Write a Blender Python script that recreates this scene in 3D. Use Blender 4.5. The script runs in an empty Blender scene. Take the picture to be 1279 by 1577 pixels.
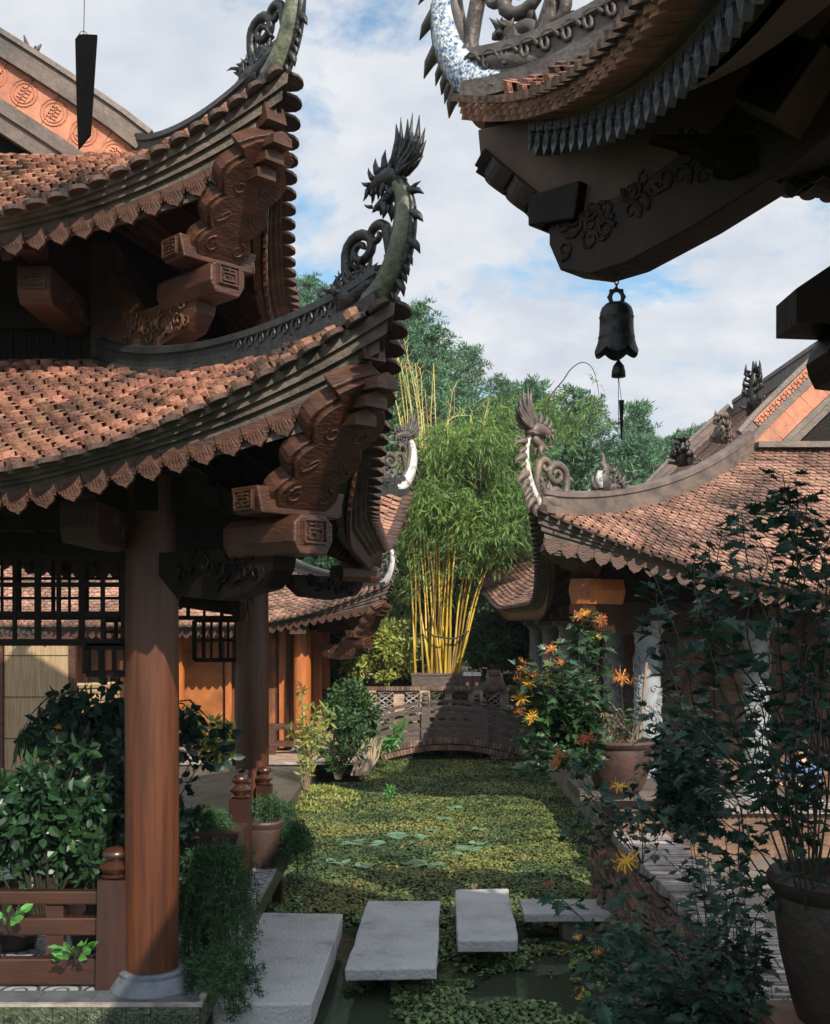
import bpy, math, random
import numpy as np
from mathutils import Vector, Matrix
random.seed(7); rng = np.random.default_rng(7)
R = math.radians; PI = math.pi
C = bpy.context.scene.collection; SC = bpy.context.scene
F0, HX, HY, CZ = 1700.0, 639.5, 958.0, 3.2
# ------------------------------------------------------------------ camera, world, sun, exposure
cam = bpy.data.objects.new('camera', bpy.data.cameras.new('camera')); C.objects.link(cam)
cam.location = (0, 0, CZ); cam.rotation_euler = (R(90), 0, 0)
cam.data.sensor_fit = 'VERTICAL'; cam.data.sensor_height = 36; cam.data.lens = 36*F0/1577
cam.data.shift_y = (HY-788.5)/1577; cam.data.clip_end = 2000; cam.data.clip_start = .05
SC.camera = cam
SUN_AZ, SUN_EL = 25, 34          # degrees right of straight behind the camera, height
sd = Vector((math.sin(R(SUN_AZ))*math.cos(R(SUN_EL)), -math.cos(R(SUN_AZ))*math.cos(R(SUN_EL)), math.sin(R(SUN_EL))))
sun = bpy.data.objects.new('sun', bpy.data.lights.new('sun', 'SUN')); C.objects.link(sun)
sun.data.energy = 4.9; sun.data.angle = R(.55); sun.data.color = (1, .90, .76)
sun.rotation_euler = sd.to_track_quat('Z', 'Y').to_euler()
wd = bpy.data.worlds.new('World'); SC.world = wd; wd.use_nodes = True
wt = wd.node_tree; wt.nodes.clear()
def wn(t, **k):
    n = wt.nodes.new(t)
    for a, b in k.items(): setattr(n, a, b)
    return n
sky = wn('ShaderNodeTexSky', sky_type='NISHITA', sun_disc=False, sun_elevation=R(SUN_EL), sun_rotation=R(180-SUN_AZ))
sky.air_density = 1.2; sky.ozone_density = 1.5
tc = wn('ShaderNodeTexCoord'); sx = wn('ShaderNodeSeparateXYZ'); wt.links.new(tc.outputs['Generated'], sx.inputs[0])
mz = wn('ShaderNodeMath', operation='MAXIMUM'); wt.links.new(sx.outputs[2], mz.inputs[0]); mz.inputs[1].default_value = 0
ad = wn('ShaderNodeMath', operation='ADD'); wt.links.new(mz.outputs[0], ad.inputs[0]); ad.inputs[1].default_value = .22
dx = wn('ShaderNodeMath', operation='DIVIDE'); dy = wn('ShaderNodeMath', operation='DIVIDE')
for d, i in ((dx, 0), (dy, 1)): wt.links.new(sx.outputs[i], d.inputs[0]); wt.links.new(ad.outputs[0], d.inputs[1])
cb = wn('ShaderNodeCombineXYZ'); wt.links.new(dx.outputs[0], cb.inputs[0]); wt.links.new(dy.outputs[0], cb.inputs[1]); cb.inputs[2].default_value = 3.1
def wnoise(scale, det, rough, dist=0.0):
    n = wn('ShaderNodeTexNoise'); n.inputs['Scale'].default_value = scale; n.inputs['Detail'].default_value = det
    n.inputs['Roughness'].default_value = rough; n.inputs['Distortion'].default_value = dist
    wt.links.new(cb.outputs[0], n.inputs['Vector']); return n
n1 = wnoise(3.4, 9, .62, .3); n2 = wnoise(1.1, 3, .5)
am = wn('ShaderNodeMath', operation='MULTIPLY_ADD'); wt.links.new(n2.outputs[0], am.inputs[0]); am.inputs[1].default_value = .55; wt.links.new(n1.outputs[0], am.inputs[2])
cr = wn('ShaderNodeValToRGB'); cr.color_ramp.elements[0].position = .63; cr.color_ramp.elements[1].position = .76
cr.color_ramp.elements[0].color = (.14, .14, .14, 1)
wt.links.new(am.outputs[0], cr.inputs[0])
n3 = wnoise(5.5, 6, .6); cc = wn('ShaderNodeValToRGB'); cc.color_ramp.elements[0].position = .35; cc.color_ramp.elements[1].position = .68
cc.color_ramp.elements[0].color = (5.3, 5.75, 6.5, 1); cc.color_ramp.elements[1].color = (7.0, 7.15, 7.5, 1)
wt.links.new(n3.outputs[0], cc.inputs[0])
mx = wn('ShaderNodeMix', data_type='RGBA'); wt.links.new(cr.outputs[0], mx.inputs[0])
gm = wn('ShaderNodeMix', data_type='RGBA', blend_type='MULTIPLY'); gm.inputs[0].default_value = 1; gm.inputs[7].default_value = (.95, 1.35, 1.45, 1); wt.links.new(sky.outputs[0], gm.inputs[6]); wt.links.new(gm.outputs[2], mx.inputs[6])
vd = wn('ShaderNodeVectorMath', operation='DOT_PRODUCT'); vd.inputs[1].default_value = sd; wt.links.new(tc.outputs['Generated'], vd.inputs[0])   # clouds glow towards the sun
vp = wn('ShaderNodeMapRange'); vp.inputs['From Min'].default_value = -.1; vp.inputs['To Min'].default_value = 1; vp.inputs['To Max'].default_value = 1.8; wt.links.new(vd.outputs['Value'], vp.inputs[0])
cg = wn('ShaderNodeVectorMath', operation='SCALE'); wt.links.new(cc.outputs[0], cg.inputs[0]); wt.links.new(vp.outputs[0], cg.inputs['Scale']); wt.links.new(cg.outputs[0], mx.inputs[7])
bg = wn('ShaderNodeBackground'); bg.inputs[1].default_value = .1; wt.links.new(mx.outputs[2], bg.inputs[0])
ow = wn('ShaderNodeOutputWorld'); wt.links.new(bg.outputs[0], ow.inputs[0])
SC.view_settings.view_transform = 'Standard'; SC.view_settings.look = 'None'; SC.view_settings.gamma = 1
SC.view_settings.exposure = 0.26
SC.cycles.max_bounces = 5; SC.cycles.diffuse_bounces = 2; SC.cycles.glossy_bounces = 2; SC.cycles.transmission_bounces = 2
SC.cycles.transparent_max_bounces = 4; SC.cycles.caustics_reflective = False; SC.cycles.caustics_refractive = False
def at(px, py, Y): return Vector(((px-HX)/F0*Y, Y, CZ+(HY-py)/F0*Y))
# ------------------------------------------------------------------ materials
M = {}
def mat(name, c1, c2=None, rough=.6, scale=6, c3=None, bump=0, bscale=None, metal=0, island=0, stretch=None, spec=None, lo=.35, hi=.65, trans=0, coat=0, obj=True):
    m = bpy.data.materials.new(name); m.use_nodes = True; nt = m.node_tree; b = nt.nodes['Principled BSDF']
    b.inputs['Roughness'].default_value = rough; b.inputs['Metallic'].default_value = metal
    if spec is not None: b.inputs['Specular IOR Level'].default_value = spec
    if coat: b.inputs['Coat Weight'].default_value = coat; b.inputs['Coat Roughness'].default_value = .25
    t = nt.nodes.new('ShaderNodeTexCoord'); vec = t.outputs['Object']
    if stretch:
        mp = nt.nodes.new('ShaderNodeMapping'); mp.inputs['Scale'].default_value = stretch; nt.links.new(vec, mp.inputs[0]); vec = mp.outputs[0]
    n = nt.nodes.new('ShaderNodeTexNoise'); n.inputs['Scale'].default_value = scale; n.inputs['Detail'].default_value = 7; n.inputs['Roughness'].default_value = .62
    nt.links.new(vec, n.inputs['Vector'])
    r = nt.nodes.new('ShaderNodeValToRGB'); e = r.color_ramp.elements
    c2 = c2 or tuple(x*.7 for x in c1)
    e[0].position = lo; e[0].color = (*c2, 1); e[1].position = hi; e[1].color = (*c1, 1)
    if c3: q = e.new((lo+hi)/2); q.color = (*c3, 1)
    nt.links.new(n.outputs[0], r.inputs[0]); col = r.outputs[0]
    if island:
        g = nt.nodes.new('ShaderNodeNewGeometry'); mr = nt.nodes.new('ShaderNodeMapRange')
        mr.inputs['To Min'].default_value = 1-island; mr.inputs['To Max'].default_value = 1+island
        nt.links.new(g.outputs['Random Per Island'], mr.inputs[0])
        hv = nt.nodes.new('ShaderNodeHueSaturation'); nt.links.new(mr.outputs[0], hv.inputs['Value']); nt.links.new(col, hv.inputs['Color'])
        m2 = nt.nodes.new('ShaderNodeMapRange'); m2.inputs['To Min'].default_value = .5-.035*island; m2.inputs['To Max'].default_value = .5+.035*island
        s2 = nt.nodes.new('ShaderNodeMath'); s2.operation = 'FRACT'; s3 = nt.nodes.new('ShaderNodeMath'); s3.operation = 'MULTIPLY'; s3.inputs[1].default_value = 13.7
        nt.links.new(g.outputs['Random Per Island'], s3.inputs[0]); nt.links.new(s3.outputs[0], s2.inputs[0]); nt.links.new(s2.outputs[0], m2.inputs[0]); nt.links.new(m2.outputs[0], hv.inputs['Hue'])
        col = hv.outputs[0]
    nt.links.new(col, b.inputs['Base Color'])
    if trans:
        tr = nt.nodes.new('ShaderNodeBsdfTranslucent'); nt.links.new(col, tr.inputs[0]); ms = nt.nodes.new('ShaderNodeMixShader'); ms.inputs[0].default_value = trans
        nt.links.new(b.outputs[0], ms.inputs[1]); nt.links.new(tr.outputs[0], ms.inputs[2]); nt.links.new(ms.outputs[0], nt.nodes['Material Output'].inputs[0])
    if bump:
        bn = nt.nodes.new('ShaderNodeTexNoise'); bn.inputs['Scale'].default_value = bscale or scale*4; bn.inputs['Detail'].default_value = 6; nt.links.new(vec, bn.inputs['Vector'])
        bp = nt.nodes.new('ShaderNodeBump'); bp.inputs['Strength'].default_value = bump; bp.inputs['Distance'].default_value = .02
        nt.links.new(bn.outputs[0], bp.inputs['Height']); nt.links.new(bp.outputs[0], b.inputs['Normal'])
    M[name] = m; return m
def nodes(name): nt = M[name].node_tree; return nt, nt.nodes['Principled BSDF']
mat('tile', (.40, .20, .135), (.045, .030, .026), .8, 1.9, (.22, .11, .075), bump=.6, bscale=60, island=.28, lo=.38, hi=.60)
mat('tile_far', (.38, .22, .16), (.075, .05, .042), .8, 1.1, (.24, .135, .10), bump=.4, bscale=40, island=.3, lo=.34, hi=.62)
mat('tile_salmon', (.60, .34, .25), (.36, .19, .13), .8, 2, bump=.3, island=.3)
mat('tile_edge', (.15, .12, .098), (.04, .032, .028), .75, 5, bump=.5, bscale=40)
mat('ridge_dark', (.035, .037, .035), (.014, .015, .015), .42, 4, bump=.4, bscale=25)
mat('ridge_brown', (.17, .125, .10), (.075, .06, .052), .5, 3, bump=.4, bscale=25)
mat('dragon_dark', (.018, .019, .019), (.005, .006, .006), .38, 8, bump=.5, bscale=30)
mat('dragon_grey', (.12, .10, .09), (.045, .038, .035), .5, 8, bump=.5, bscale=30)
mat('moss_neck', (.17, .19, .115), (.035, .042, .03), .5, 9, bump=.5, bscale=30)
mat('porcelain', (.58, .57, .55), (.16, .14, .125), .35, 14, bump=.8, bscale=40, lo=.36, hi=.5)
mat('tile_shaded', (.10, .055, .040), (.03, .022, .020), .8, 6, bump=.4, bscale=40)  # eave tile ends: shade on their undersides painted in as a near-black colour
mat('porcelain_blue', (.66, .70, .72), (.03, .10, .28), .25, 45, (.36, .45, .55), bump=1, bscale=60, lo=.40, hi=.56)
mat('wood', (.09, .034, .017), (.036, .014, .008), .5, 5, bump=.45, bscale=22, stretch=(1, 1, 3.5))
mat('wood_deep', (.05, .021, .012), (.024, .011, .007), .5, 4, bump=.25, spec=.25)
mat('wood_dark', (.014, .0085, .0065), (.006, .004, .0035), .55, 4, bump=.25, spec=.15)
mat('wood_arm', (.035, .023, .017), (.018, .012, .010), .6, 5, bump=.3, spec=.2)
mat('wall_panel_lit', (.5, .17, .04), (.2, .07, .02), .5, 2)  # hall wall orange made brighter, with sunlight painted into the colour
mat('wood_gilt', (.14, .065, .026), (.05, .022, .010), .45, 14, bump=.8, bscale=40)
mat('column_wood', (.12, .036, .0105), (.05, .015, .006), .45, 2.2, bump=.3, bscale=30, stretch=(9, 9, .5), coat=.05)
mat('column_orange', (.50, .17, .045), (.34, .10, .03), .4, 3, bump=.15, stretch=(5, 5, .5))
mat('panel_wood', (.40, .13, .035), (.09, .035, .018), .5, 2.5, (.17, .06, .026), bump=.3, stretch=(3, 3, .7), lo=.3, hi=.7)
mat('rail_wood', (.060, .022, .012), (.032, .013, .008), .35, 4, bump=.1, stretch=(.5, 3, 3), coat=.3)
mat('post_wood', (.045, .017, .010), (.024, .010, .007), .35, 4, bump=.1, stretch=(3, 3, .5), coat=.3)
mat('bamboo_old', (.30, .17, .04), (.14, .08, .025), .5, 2.2, bump=.1, island=.3, stretch=(2, 2, .6))
mat('plaster_brown', (.105, .064, .045), (.065, .04, .03), .8, 5, bump=.2)
mat('stone', (.52, .52, .53), (.26, .265, .27), .85, 2.6, (.45, .455, .46), bump=.9, bscale=35, lo=.3, hi=.62)
mat('stone_grey', (.34, .36, .38), (.22, .235, .25), .7, 8, bump=.4, bscale=30)
mat('stone_base', (.15, .17, .20), (.09, .105, .13), .5, 8, bump=.3)
mat('orange_tile', (.52, .21, .12), (.34, .14, .085), .7, 7, bump=.3, bscale=30, island=.15)
mat('green_glaze', (.085, .105, .06), (.03, .04, .025), .25, 22, bump=1, bscale=28)
mat('leaf_dark', (.042, .10, .034), (.015, .045, .020), .38, 3, island=.45, trans=.12)
mat('leaf_shrub', (.030, .082, .030), (.010, .034, .016), .38, 3, island=.5, trans=.12)
mat('leaf_blue', (.022, .066, .042), (.009, .028, .020), .45, 3, island=.45, trans=.1, spec=.3)
mat('leaf_mid', (.065, .145, .038), (.025, .07, .026), .5, 2, island=.4, trans=.25)
mat('leaf_bamboo', (.17, .27, .05), (.065, .145, .04), .5, .8, island=.45, trans=.28)
mat('leaf_yellow', (.36, .38, .08), (.18, .24, .05), .5, 3, island=.4, trans=.25)
mat('leaf_fern', (.05, .135, .04), (.02, .065, .025), .6, 3, island=.4, trans=.2)
mat('leaf_bright', (.12, .34, .07), (.05, .20, .05), .4, 3, island=.3, trans=.2)
mat('pine', (.095, .215, .095), (.045, .12, .06), .6, .5, island=.45, trans=.15)
mat('undergrowth', (.025, .065, .035), (.012, .034, .02), .7, .5, island=.4, trans=.1)
mat('bark', (.13, .085, .06), (.06, .04, .03), .85, 6, bump=.6, stretch=(2, 2, .5))
mat('stem', (.035, .032, .018), (.018, .018, .012), .7, 10)
mat('stem_tan', (.32, .24, .15), (.18, .13, .08), .7, 10)
mat('bamboo', (.60, .37, .045), (.30, .18, .03), .35, 2.2, bump=.1, island=.3, stretch=(2, 2, .6))
mat('bamboo_pale', (.62, .52, .20), (.40, .36, .12), .45, 3, island=.2)
mat('duckweed', (.17, .18, .048), (.04, .07, .024), .6, .55, (.085, .12, .034), island=.5, lo=.40, hi=.60)
mat('pond_plant', (.15, .22, .065), (.06, .11, .04), .5, 2, island=.4)
mat('lily', (.15, .27, .15), (.08, .17, .09), .4, 3, island=.25)
mat('mud', (.085, .07, .035), (.035, .032, .018), .9, 6, bump=.8, bscale=20)
mat('dead_leaf', (.22, .12, .05), (.10, .055, .03), .7, 8, island=.4)
mat('earth', (.10, .08, .05), (.05, .045, .03), .9, 3, bump=.6)
mat('paving', (.20, .165, .13), (.12, .10, .08), .85, 2, bump=.3)
mat('grass_ground', (.07, .11, .035), (.04, .06, .025), .9, 1.2, bump=.6)
mat('rock', (.20, .175, .13), (.08, .07, .05), .85, 5, bump=.8, bscale=14)
mat('brick_loose', (.25, .15, .105), (.11, .075, .06), .85, 6, bump=.6, bscale=40, island=.45)
mat('brick_cap', (.36, .33, .32), (.17, .13, .115), .85, 6, bump=.5, bscale=40, island=.35)
mat('slate', (.13, .15, .16), (.07, .085, .095), .45, 5, bump=.2)
mat('bridge_wood', (.13, .10, .085), (.055, .042, .036), .6, 6, bump=.4, stretch=(.6, 3, 3))
mat('bronze', (.016, .017, .016), (.006, .007, .007), .45, 14, bump=.5, bscale=30, spec=.4)
mat('iron', (.006, .006, .007), (.003, .003, .004), .8, 12, spec=.04)
mat('pot_clay', (.085, .045, .034), (.04, .024, .02), .5, 5, bump=.4, bscale=18)
mat('pot_dark', (.028, .018, .015), (.012, .009, .008), .5, 6, bump=.4)
mat('soil', (.16, .085, .05), (.08, .045, .03), .95, 20, bump=1, bscale=60)
mat('petal', (.66, .27, .07), (.45, .15, .04), .6, 8, island=.25, trans=.2)
mat('petal_yellow', (.80, .50, .06), (.65, .36, .04), .6, 8, island=.2, trans=.2)
mat('petal_rust', (.50, .13, .04), (.33, .07, .03), .6, 8, island=.25, trans=.2)
mat('reed', (.50, .36, .21), (.26, .17, .09), .8, 20, stretch=(3, 3, .08), bump=.5)
mat('glass', (.8, .85, .85), (.7, .75, .75), .1, 5)
mat('valance_shiny', (.085, .10, .125), (.04, .048, .062), .28, 14, bump=.4, coat=.4)
mat('skin', (.55, .32, .22), (.48, .27, .18), .5, 8)
mat('cloth_blue', (.11, .18, .32), (.06, .11, .22), .8, 10, bump=.3)
mat('cloth_black', (.02, .02, .028), (.012, .012, .016), .8, 10, bump=.3)
mat('cloth_red', (.45, .03, .03), (.30, .02, .02), .8, 10)
mat('hair', (.02, .014, .01), (.01, .008, .006), .5, 20)
mat('white_paint', (.7, .7, .68), (.55, .55, .54), .5, 6)
mat('red_lacquer', (.20, .045, .03), (.12, .03, .02), .4, 6)
def brick_mat(name, c1, c2, mortar, scale, bw=.5, rh=.25, bump=.4, swap=False):
    m = mat(name, c1, c2, .85); nt, b = nodes(name)
    t = nt.nodes.new('ShaderNodeTexCoord'); s = nt.nodes.new('ShaderNodeSeparateXYZ'); nt.links.new(t.outputs['Object'], s.inputs[0])
    a = nt.nodes.new('ShaderNodeMath'); a.operation = 'ADD'; nt.links.new(s.outputs[0], a.inputs[0]); nt.links.new(s.outputs[1], a.inputs[1])
    c = nt.nodes.new('ShaderNodeCombineXYZ'); nt.links.new(a.outputs[0], c.inputs[0]); nt.links.new(s.outputs[2], c.inputs[1])
    k = nt.nodes.new('ShaderNodeTexBrick'); k.inputs['Scale'].default_value = scale; k.inputs['Color1'].default_value = (*c1, 1); k.inputs['Color2'].default_value = (*c2, 1)
    k.inputs['Mortar'].default_value = (*mortar, 1); k.inputs['Mortar Size'].default_value = .018; k.inputs['Brick Width'].default_value = bw; k.inputs['Row Height'].default_value = rh
    nt.links.new(c.outputs[0], k.inputs['Vector'])
    n = nt.nodes.new('ShaderNodeTexNoise'); n.inputs['Scale'].default_value = 5; n.inputs['Detail'].default_value = 6; nt.links.new(t.outputs['Object'], n.inputs['Vector'])
    mr = nt.nodes.new('ShaderNodeMapRange'); mr.inputs['From Min'].default_value = .3; mr.inputs['From Max'].default_value = .7; mr.inputs['To Min'].default_value = .55; mr.inputs['To Max'].default_value = 1.15; nt.links.new(n.outputs[0], mr.inputs[0])
    h = nt.nodes.new('ShaderNodeHueSaturation'); nt.links.new(mr.outputs[0], h.inputs['Value']); nt.links.new(k.outputs[0], h.inputs['Color']); nt.links.new(h.outputs[0], b.inputs['Base Color'])
    bp = nt.nodes.new('ShaderNodeBump'); bp.inputs['Strength'].default_value = bump; bp.inputs['Distance'].default_value = .02; bp.invert = True; nt.links.new(k.outputs['Fac'], bp.inputs['Height']); nt.links.new(bp.outputs[0], b.inputs['Normal'])
brick_mat('brick', (.48, .33, .235), (.36, .23, .16), (.58, .50, .41), 4.2)
brick_mat('brick_dark', (.24, .13, .085), (.17, .10, .07), (.11, .09, .075), 4.5)
def water_mat():
    m = bpy.data.materials.new('pond_water'); m.use_nodes = True; nt = m.node_tree; b = nt.nodes['Principled BSDF']
    b.inputs['Base Color'].default_value = (.045, .058, .036, 1); b.inputs['Roughness'].default_value = .03; b.inputs['IOR'].default_value = 1.33
    n = nt.nodes.new('ShaderNodeTexNoise'); n.inputs['Scale'].default_value = 4; n.inputs['Detail'].default_value = 3
    t = nt.nodes.new('ShaderNodeTexCoord'); nt.links.new(t.outputs['Object'], n.inputs['Vector'])
    bp = nt.nodes.new('ShaderNodeBump'); bp.inputs['Strength'].default_value = .12; bp.inputs['Distance'].default_value = .02
    nt.links.new(n.outputs[0], bp.inputs['Height']); nt.links.new(bp.outputs[0], b.inputs['Normal']); M['water'] = m
water_mat()
def deck_mat():   # patterned cement floor tiles: grey with dark interlaced rings
    m = mat('deck_tile', (.36, .40, .42), (.24, .27, .29), .5, 8); nt, b = nodes('deck_tile')
    t = nt.nodes.new('ShaderNodeTexCoord'); fr = nt.nodes.new('ShaderNodeVectorMath'); fr.operation = 'MULTIPLY'; fr.inputs[1].default_value = (3.3, 3.3, 0)
    nt.links.new(t.outputs['Object'], fr.inputs[0]); f2 = nt.nodes.new('ShaderNodeVectorMath'); f2.operation = 'FRACTION'; nt.links.new(fr.outputs[0], f2.inputs[0])
    s = nt.nodes.new('ShaderNodeVectorMath'); s.operation = 'SUBTRACT'; s.inputs[1].default_value = (.5, .5, 0); nt.links.new(f2.outputs[0], s.inputs[0])
    l = nt.nodes.new('ShaderNodeVectorMath'); l.operation = 'LENGTH'; nt.links.new(s.outputs[0], l.inputs[0])
    r = nt.nodes.new('ShaderNodeValToRGB'); e = r.color_ramp.elements; r.color_ramp.interpolation = 'CONSTANT'
    e[0].position = 0; e[0].color = (.34, .38, .40, 1); e[1].position = .14; e[1].color = (.06, .065, .07, 1)
    for p, c in ((.20, .36), (.40, .06), (.49, .34), (.66, .08)): q = e.new(p); q.color = (c, c*1.05, c*1.1, 1)
    nt.links.new(l.outputs['Value'], r.inputs[0]); nt.links.new(r.outputs[0], b.inputs['Base Color'])
deck_mat()
# ------------------------------------------------------------------ mesh helpers
def vv(*a): return Vector(a)
class MB:
    def __init__(s): s.v = []; s.f = []
    def add(s, vs, fs):
        o = len(s.v); s.v.extend([tuple(x) for x in vs]); s.f.extend([tuple(i+o for i in f) for f in fs]); return s
    def box(s, c, d, rz=0, mat=None, taper=1):
        x, y, z = d[0]/2, d[1]/2, d[2]/2; ca, sa = math.cos(rz), math.sin(rz); vs = []
        for sz in (-1, 1):
            k = 1 if sz < 0 else taper
            for sx_, sy_ in ((-1, -1), (1, -1), (1, 1), (-1, 1)):
                q = Vector((sx_*x*k, sy_*y*k, sz*z))
                if mat is not None: q = mat @ q; vs.append((c[0]+q.x, c[1]+q.y, c[2]+q.z))
                else: vs.append((c[0]+q.x*ca-q.y*sa, c[1]+q.x*sa+q.y*ca, c[2]+q.z))
        return s.add(vs, [(3, 2, 1, 0), (4, 5, 6, 7), (0, 1, 5, 4), (1, 2, 6, 5), (2, 3, 7, 6), (3, 0, 4, 7)])
    def bar(s, a, b, w, h=None, up=(0, 0, 1)):
        a, b = Vector(a), Vector(b); h = h or w; d = b-a; L = d.length
        if L < 1e-6: return s
        d.normalize(); u = Vector(up); sd_ = d.cross(u)
        if sd_.length < 1e-3: sd_ = d.cross(Vector((0, 1, 0)))
        sd_.normalize(); u = sd_.cross(d); vs = []
        for p in (a, b):
            for i, j in ((-1, -1), (1, -1), (1, 1), (-1, 1)): vs.append(p+sd_*(i*w/2)+u*(j*h/2))
        return s.add(vs, [(0, 1, 2, 3), (7, 6, 5, 4), (0, 4, 5, 1), (1, 5, 6, 2), (2, 6, 7, 3), (3, 7, 4, 0)])
    def tube(s, pts, rad, n=8, flat=1.0, up=None, cap=True):
        pts = [Vector(p) for p in pts]; N = len(pts)
        if not hasattr(rad, '__len__'): rad = [rad]*N
        vs = []; prev = None
        for i, p in enumerate(pts):
            d = (pts[min(i+1, N-1)]-pts[max(i-1, 0)])
            if d.length < 1e-9: d = Vector((0, 0, 1))
            d.normalize()
            if up is not None: a = Vector(up); a = a-d*a.dot(d)
            elif prev is None:
                a = Vector((0, 0, 1)) if abs(d.z) < .9 else Vector((1, 0, 0)); a = a-d*a.dot(d)
            else: a = prev-d*prev.dot(d)
            if a.length < 1e-6: a = d.orthogonal()
            a.normalize(); prev = a; b = d.cross(a)
            for k in range(n):
                t = 2*PI*k/n; vs.append(p+a*(math.cos(t)*rad[i]*flat)+b*(math.sin(t)*rad[i]))
        fs = [(i*n+k, i*n+(k+1) % n, (i+1)*n+(k+1) % n, (i+1)*n+k) for i in range(N-1) for k in range(n)]
        if cap: fs += [tuple(range(n))[::-1], tuple((N-1)*n+k for k in range(n))]
        return s.add(vs, fs)
    def lathe(s, prof, c=(0, 0, 0), n=24, sq=None):
        vs = []; N = len(prof)
        for r, z in prof:
            for k in range(n):
                t = 2*PI*k/n; vs.append((c[0]+r*math.cos(t), c[1]+r*math.sin(t), c[2]+z))
        fs = [(i*n+k, i*n+(k+1) % n, (i+1)*n+(k+1) % n, (i+1)*n+k) for i in range(N-1) for k in range(n)]
        fs += [tuple(range(n))[::-1], tuple((N-1)*n+k for k in range(n))]
        return s.add(vs, fs)
    def prism(s, out, fr, th):      # outline (u,v); frame (origin, U, V, N); thickness th centred on N
        o, U, V, N_ = fr; n = len(out); vs = []
        for sg in (-.5, .5):
            for u, v in out: vs.append(o+U*u+V*v+N_*(sg*th))
        return s.add(vs, [tuple(range(n))[::-1], tuple(range(n, 2*n))]+[(i, (i+1) % n, n+(i+1) % n, n+i) for i in range(n)])
    def sweep(s, pts, prof, up=(0, 0, 1), closed=False):   # profile (side, up) swept along points
        pts = [Vector(p) for p in pts]; N = len(pts); m = len(prof); vs = []
        for i, p in enumerate(pts):
            d = (pts[min(i+1, N-1)]-pts[max(i-1, 0)]).normalized(); u = Vector(up); sd_ = d.cross(u)
            if sd_.length < 1e-4: sd_ = Vector((1, 0, 0))
            sd_.normalize(); uu = sd_.cross(d)
            for a, b in prof: vs.append(p+sd_*a+uu*b)
        fs = [(i*m+k, i*m+(k+1) % m, (i+1)*m+(k+1) % m, (i+1)*m+k) for i in range(N-1) for k in range(m)]
        fs += [tuple(range(m)), tuple((N-1)*m+k for k in range(m))[::-1]]
        return s.add(vs, fs)
    def ball(s, c, r, n=10, m=6, sc=(1, 1, 1)):
        vs = []; 
        for i in range(1, m):
            a = PI*i/m
            for k in range(n):
                t = 2*PI*k/n; vs.append((c[0]+r*sc[0]*math.sin(a)*math.cos(t), c[1]+r*sc[1]*math.sin(a)*math.sin(t), c[2]+r*sc[2]*math.cos(a)))
        vs.append((c[0], c[1], c[2]+r*sc[2])); vs.append((c[0], c[1], c[2]-r*sc[2])); T, B = len(vs)-2, len(vs)-1
        fs = [(i*n+k, (i+1)*n+k, (i+1)*n+(k+1) % n, i*n+(k+1) % n) for i in range(m-2) for k in range(n)]
        fs += [(T, k, (k+1) % n) for k in range(n)]+[(B, (m-2)*n+(k+1) % n, (m-2)*n+k) for k in range(n)]
        return s.add(vs, fs)
    def leaves(s, pos, L, W, dirs=None, droop=0, fold=.15, rand=1.0, six=False):   # pos (n,3)
        pos = np.asarray(pos, float); n = len(pos)
        if n == 0: return s
        d = rng.normal(size=(n, 3))*rand
        if dirs is not None: d = d+np.asarray(dirs, float)
        d[:, 2] -= droop; d /= np.linalg.norm(d, axis=1)[:, None]+1e-9
        r = rng.normal(size=(n, 3)); sdv = np.cross(d, r); sdv /= np.linalg.norm(sdv, axis=1)[:, None]+1e-9
        nn = np.cross(sdv, d); k = rng.uniform(.65, 1.25, n)[:, None]; Lk, Wk = L*k, W*k
        if six:
            pts = [pos, pos+d*Lk*.25+sdv*Wk*.8+nn*Wk*fold, pos+d*Lk*.6+sdv*Wk*.8+nn*Wk*fold, pos+d*Lk-nn*Wk*fold, pos+d*Lk*.6-sdv*Wk*.8+nn*Wk*fold, pos+d*Lk*.25-sdv*Wk*.8+nn*Wk*fold]
            q = 6; fc = [(0, 1, 2, 3), (0, 3, 4, 5)]
        else:
            pts = [pos, pos+d*Lk*.42+sdv*Wk+nn*Wk*fold, pos+d*Lk, pos+d*Lk*.42-sdv*Wk+nn*Wk*fold]; q = 4; fc = [(0, 1, 2, 3)]
        a = np.stack(pts, 1).reshape(-1, 3); o = len(s.v); s.v.extend(map(tuple, a.tolist()))
        for f in fc:
            idx = (np.arange(n)[:, None]*q+np.array(f)[None]+o); s.f.extend(map(tuple, idx.tolist()))
        return s
    def build(s, name, m, parent=None, smooth=False, local=False):
        me = bpy.data.meshes.new(name); off = parent_loc(parent) if (parent is not None and not local) else Vector((0, 0, 0))
        vs = s.v if off.length == 0 else (np.asarray(s.v)-np.array(off)).tolist()
        me.from_pydata(vs, [], s.f); me.materials.append(M[m] if isinstance(m, str) else m)
        if smooth: me.polygons.foreach_set('use_smooth', [True]*len(me.polygons))
        me.update(); o = bpy.data.objects.new(name, me); C.objects.link(o)
        if parent is not None: o.parent = parent
        return o
def parent_loc(p):
    l = Vector((0, 0, 0))
    while p is not None: l = l+p.location; p = p.parent
    return l
def tag(o, label=None, cat=None, group=None, kind=None):
    for k, v in (('label', label), ('category', cat), ('group', group), ('kind', kind)):
        if v: o[k] = v
    return o
def thing(name, loc, label, cat, group=None):
    o = bpy.data.objects.new(name, None); o.empty_display_size = .1; o.location = loc; C.objects.link(o); return tag(o, label, cat, group)
def copy_tree(o, parent=None):
    c = o.copy(); C.objects.link(c); c.parent = parent
    for ch in list(o.children): copy_tree(ch, c)
    return c
def smooth_auto(o, ang=40):
    me = o.data; me.polygons.foreach_set('use_smooth', [True]*len(me.polygons))
    try: me.set_sharp_from_angle(angle=R(ang))
    except Exception: pass
    return o
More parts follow.
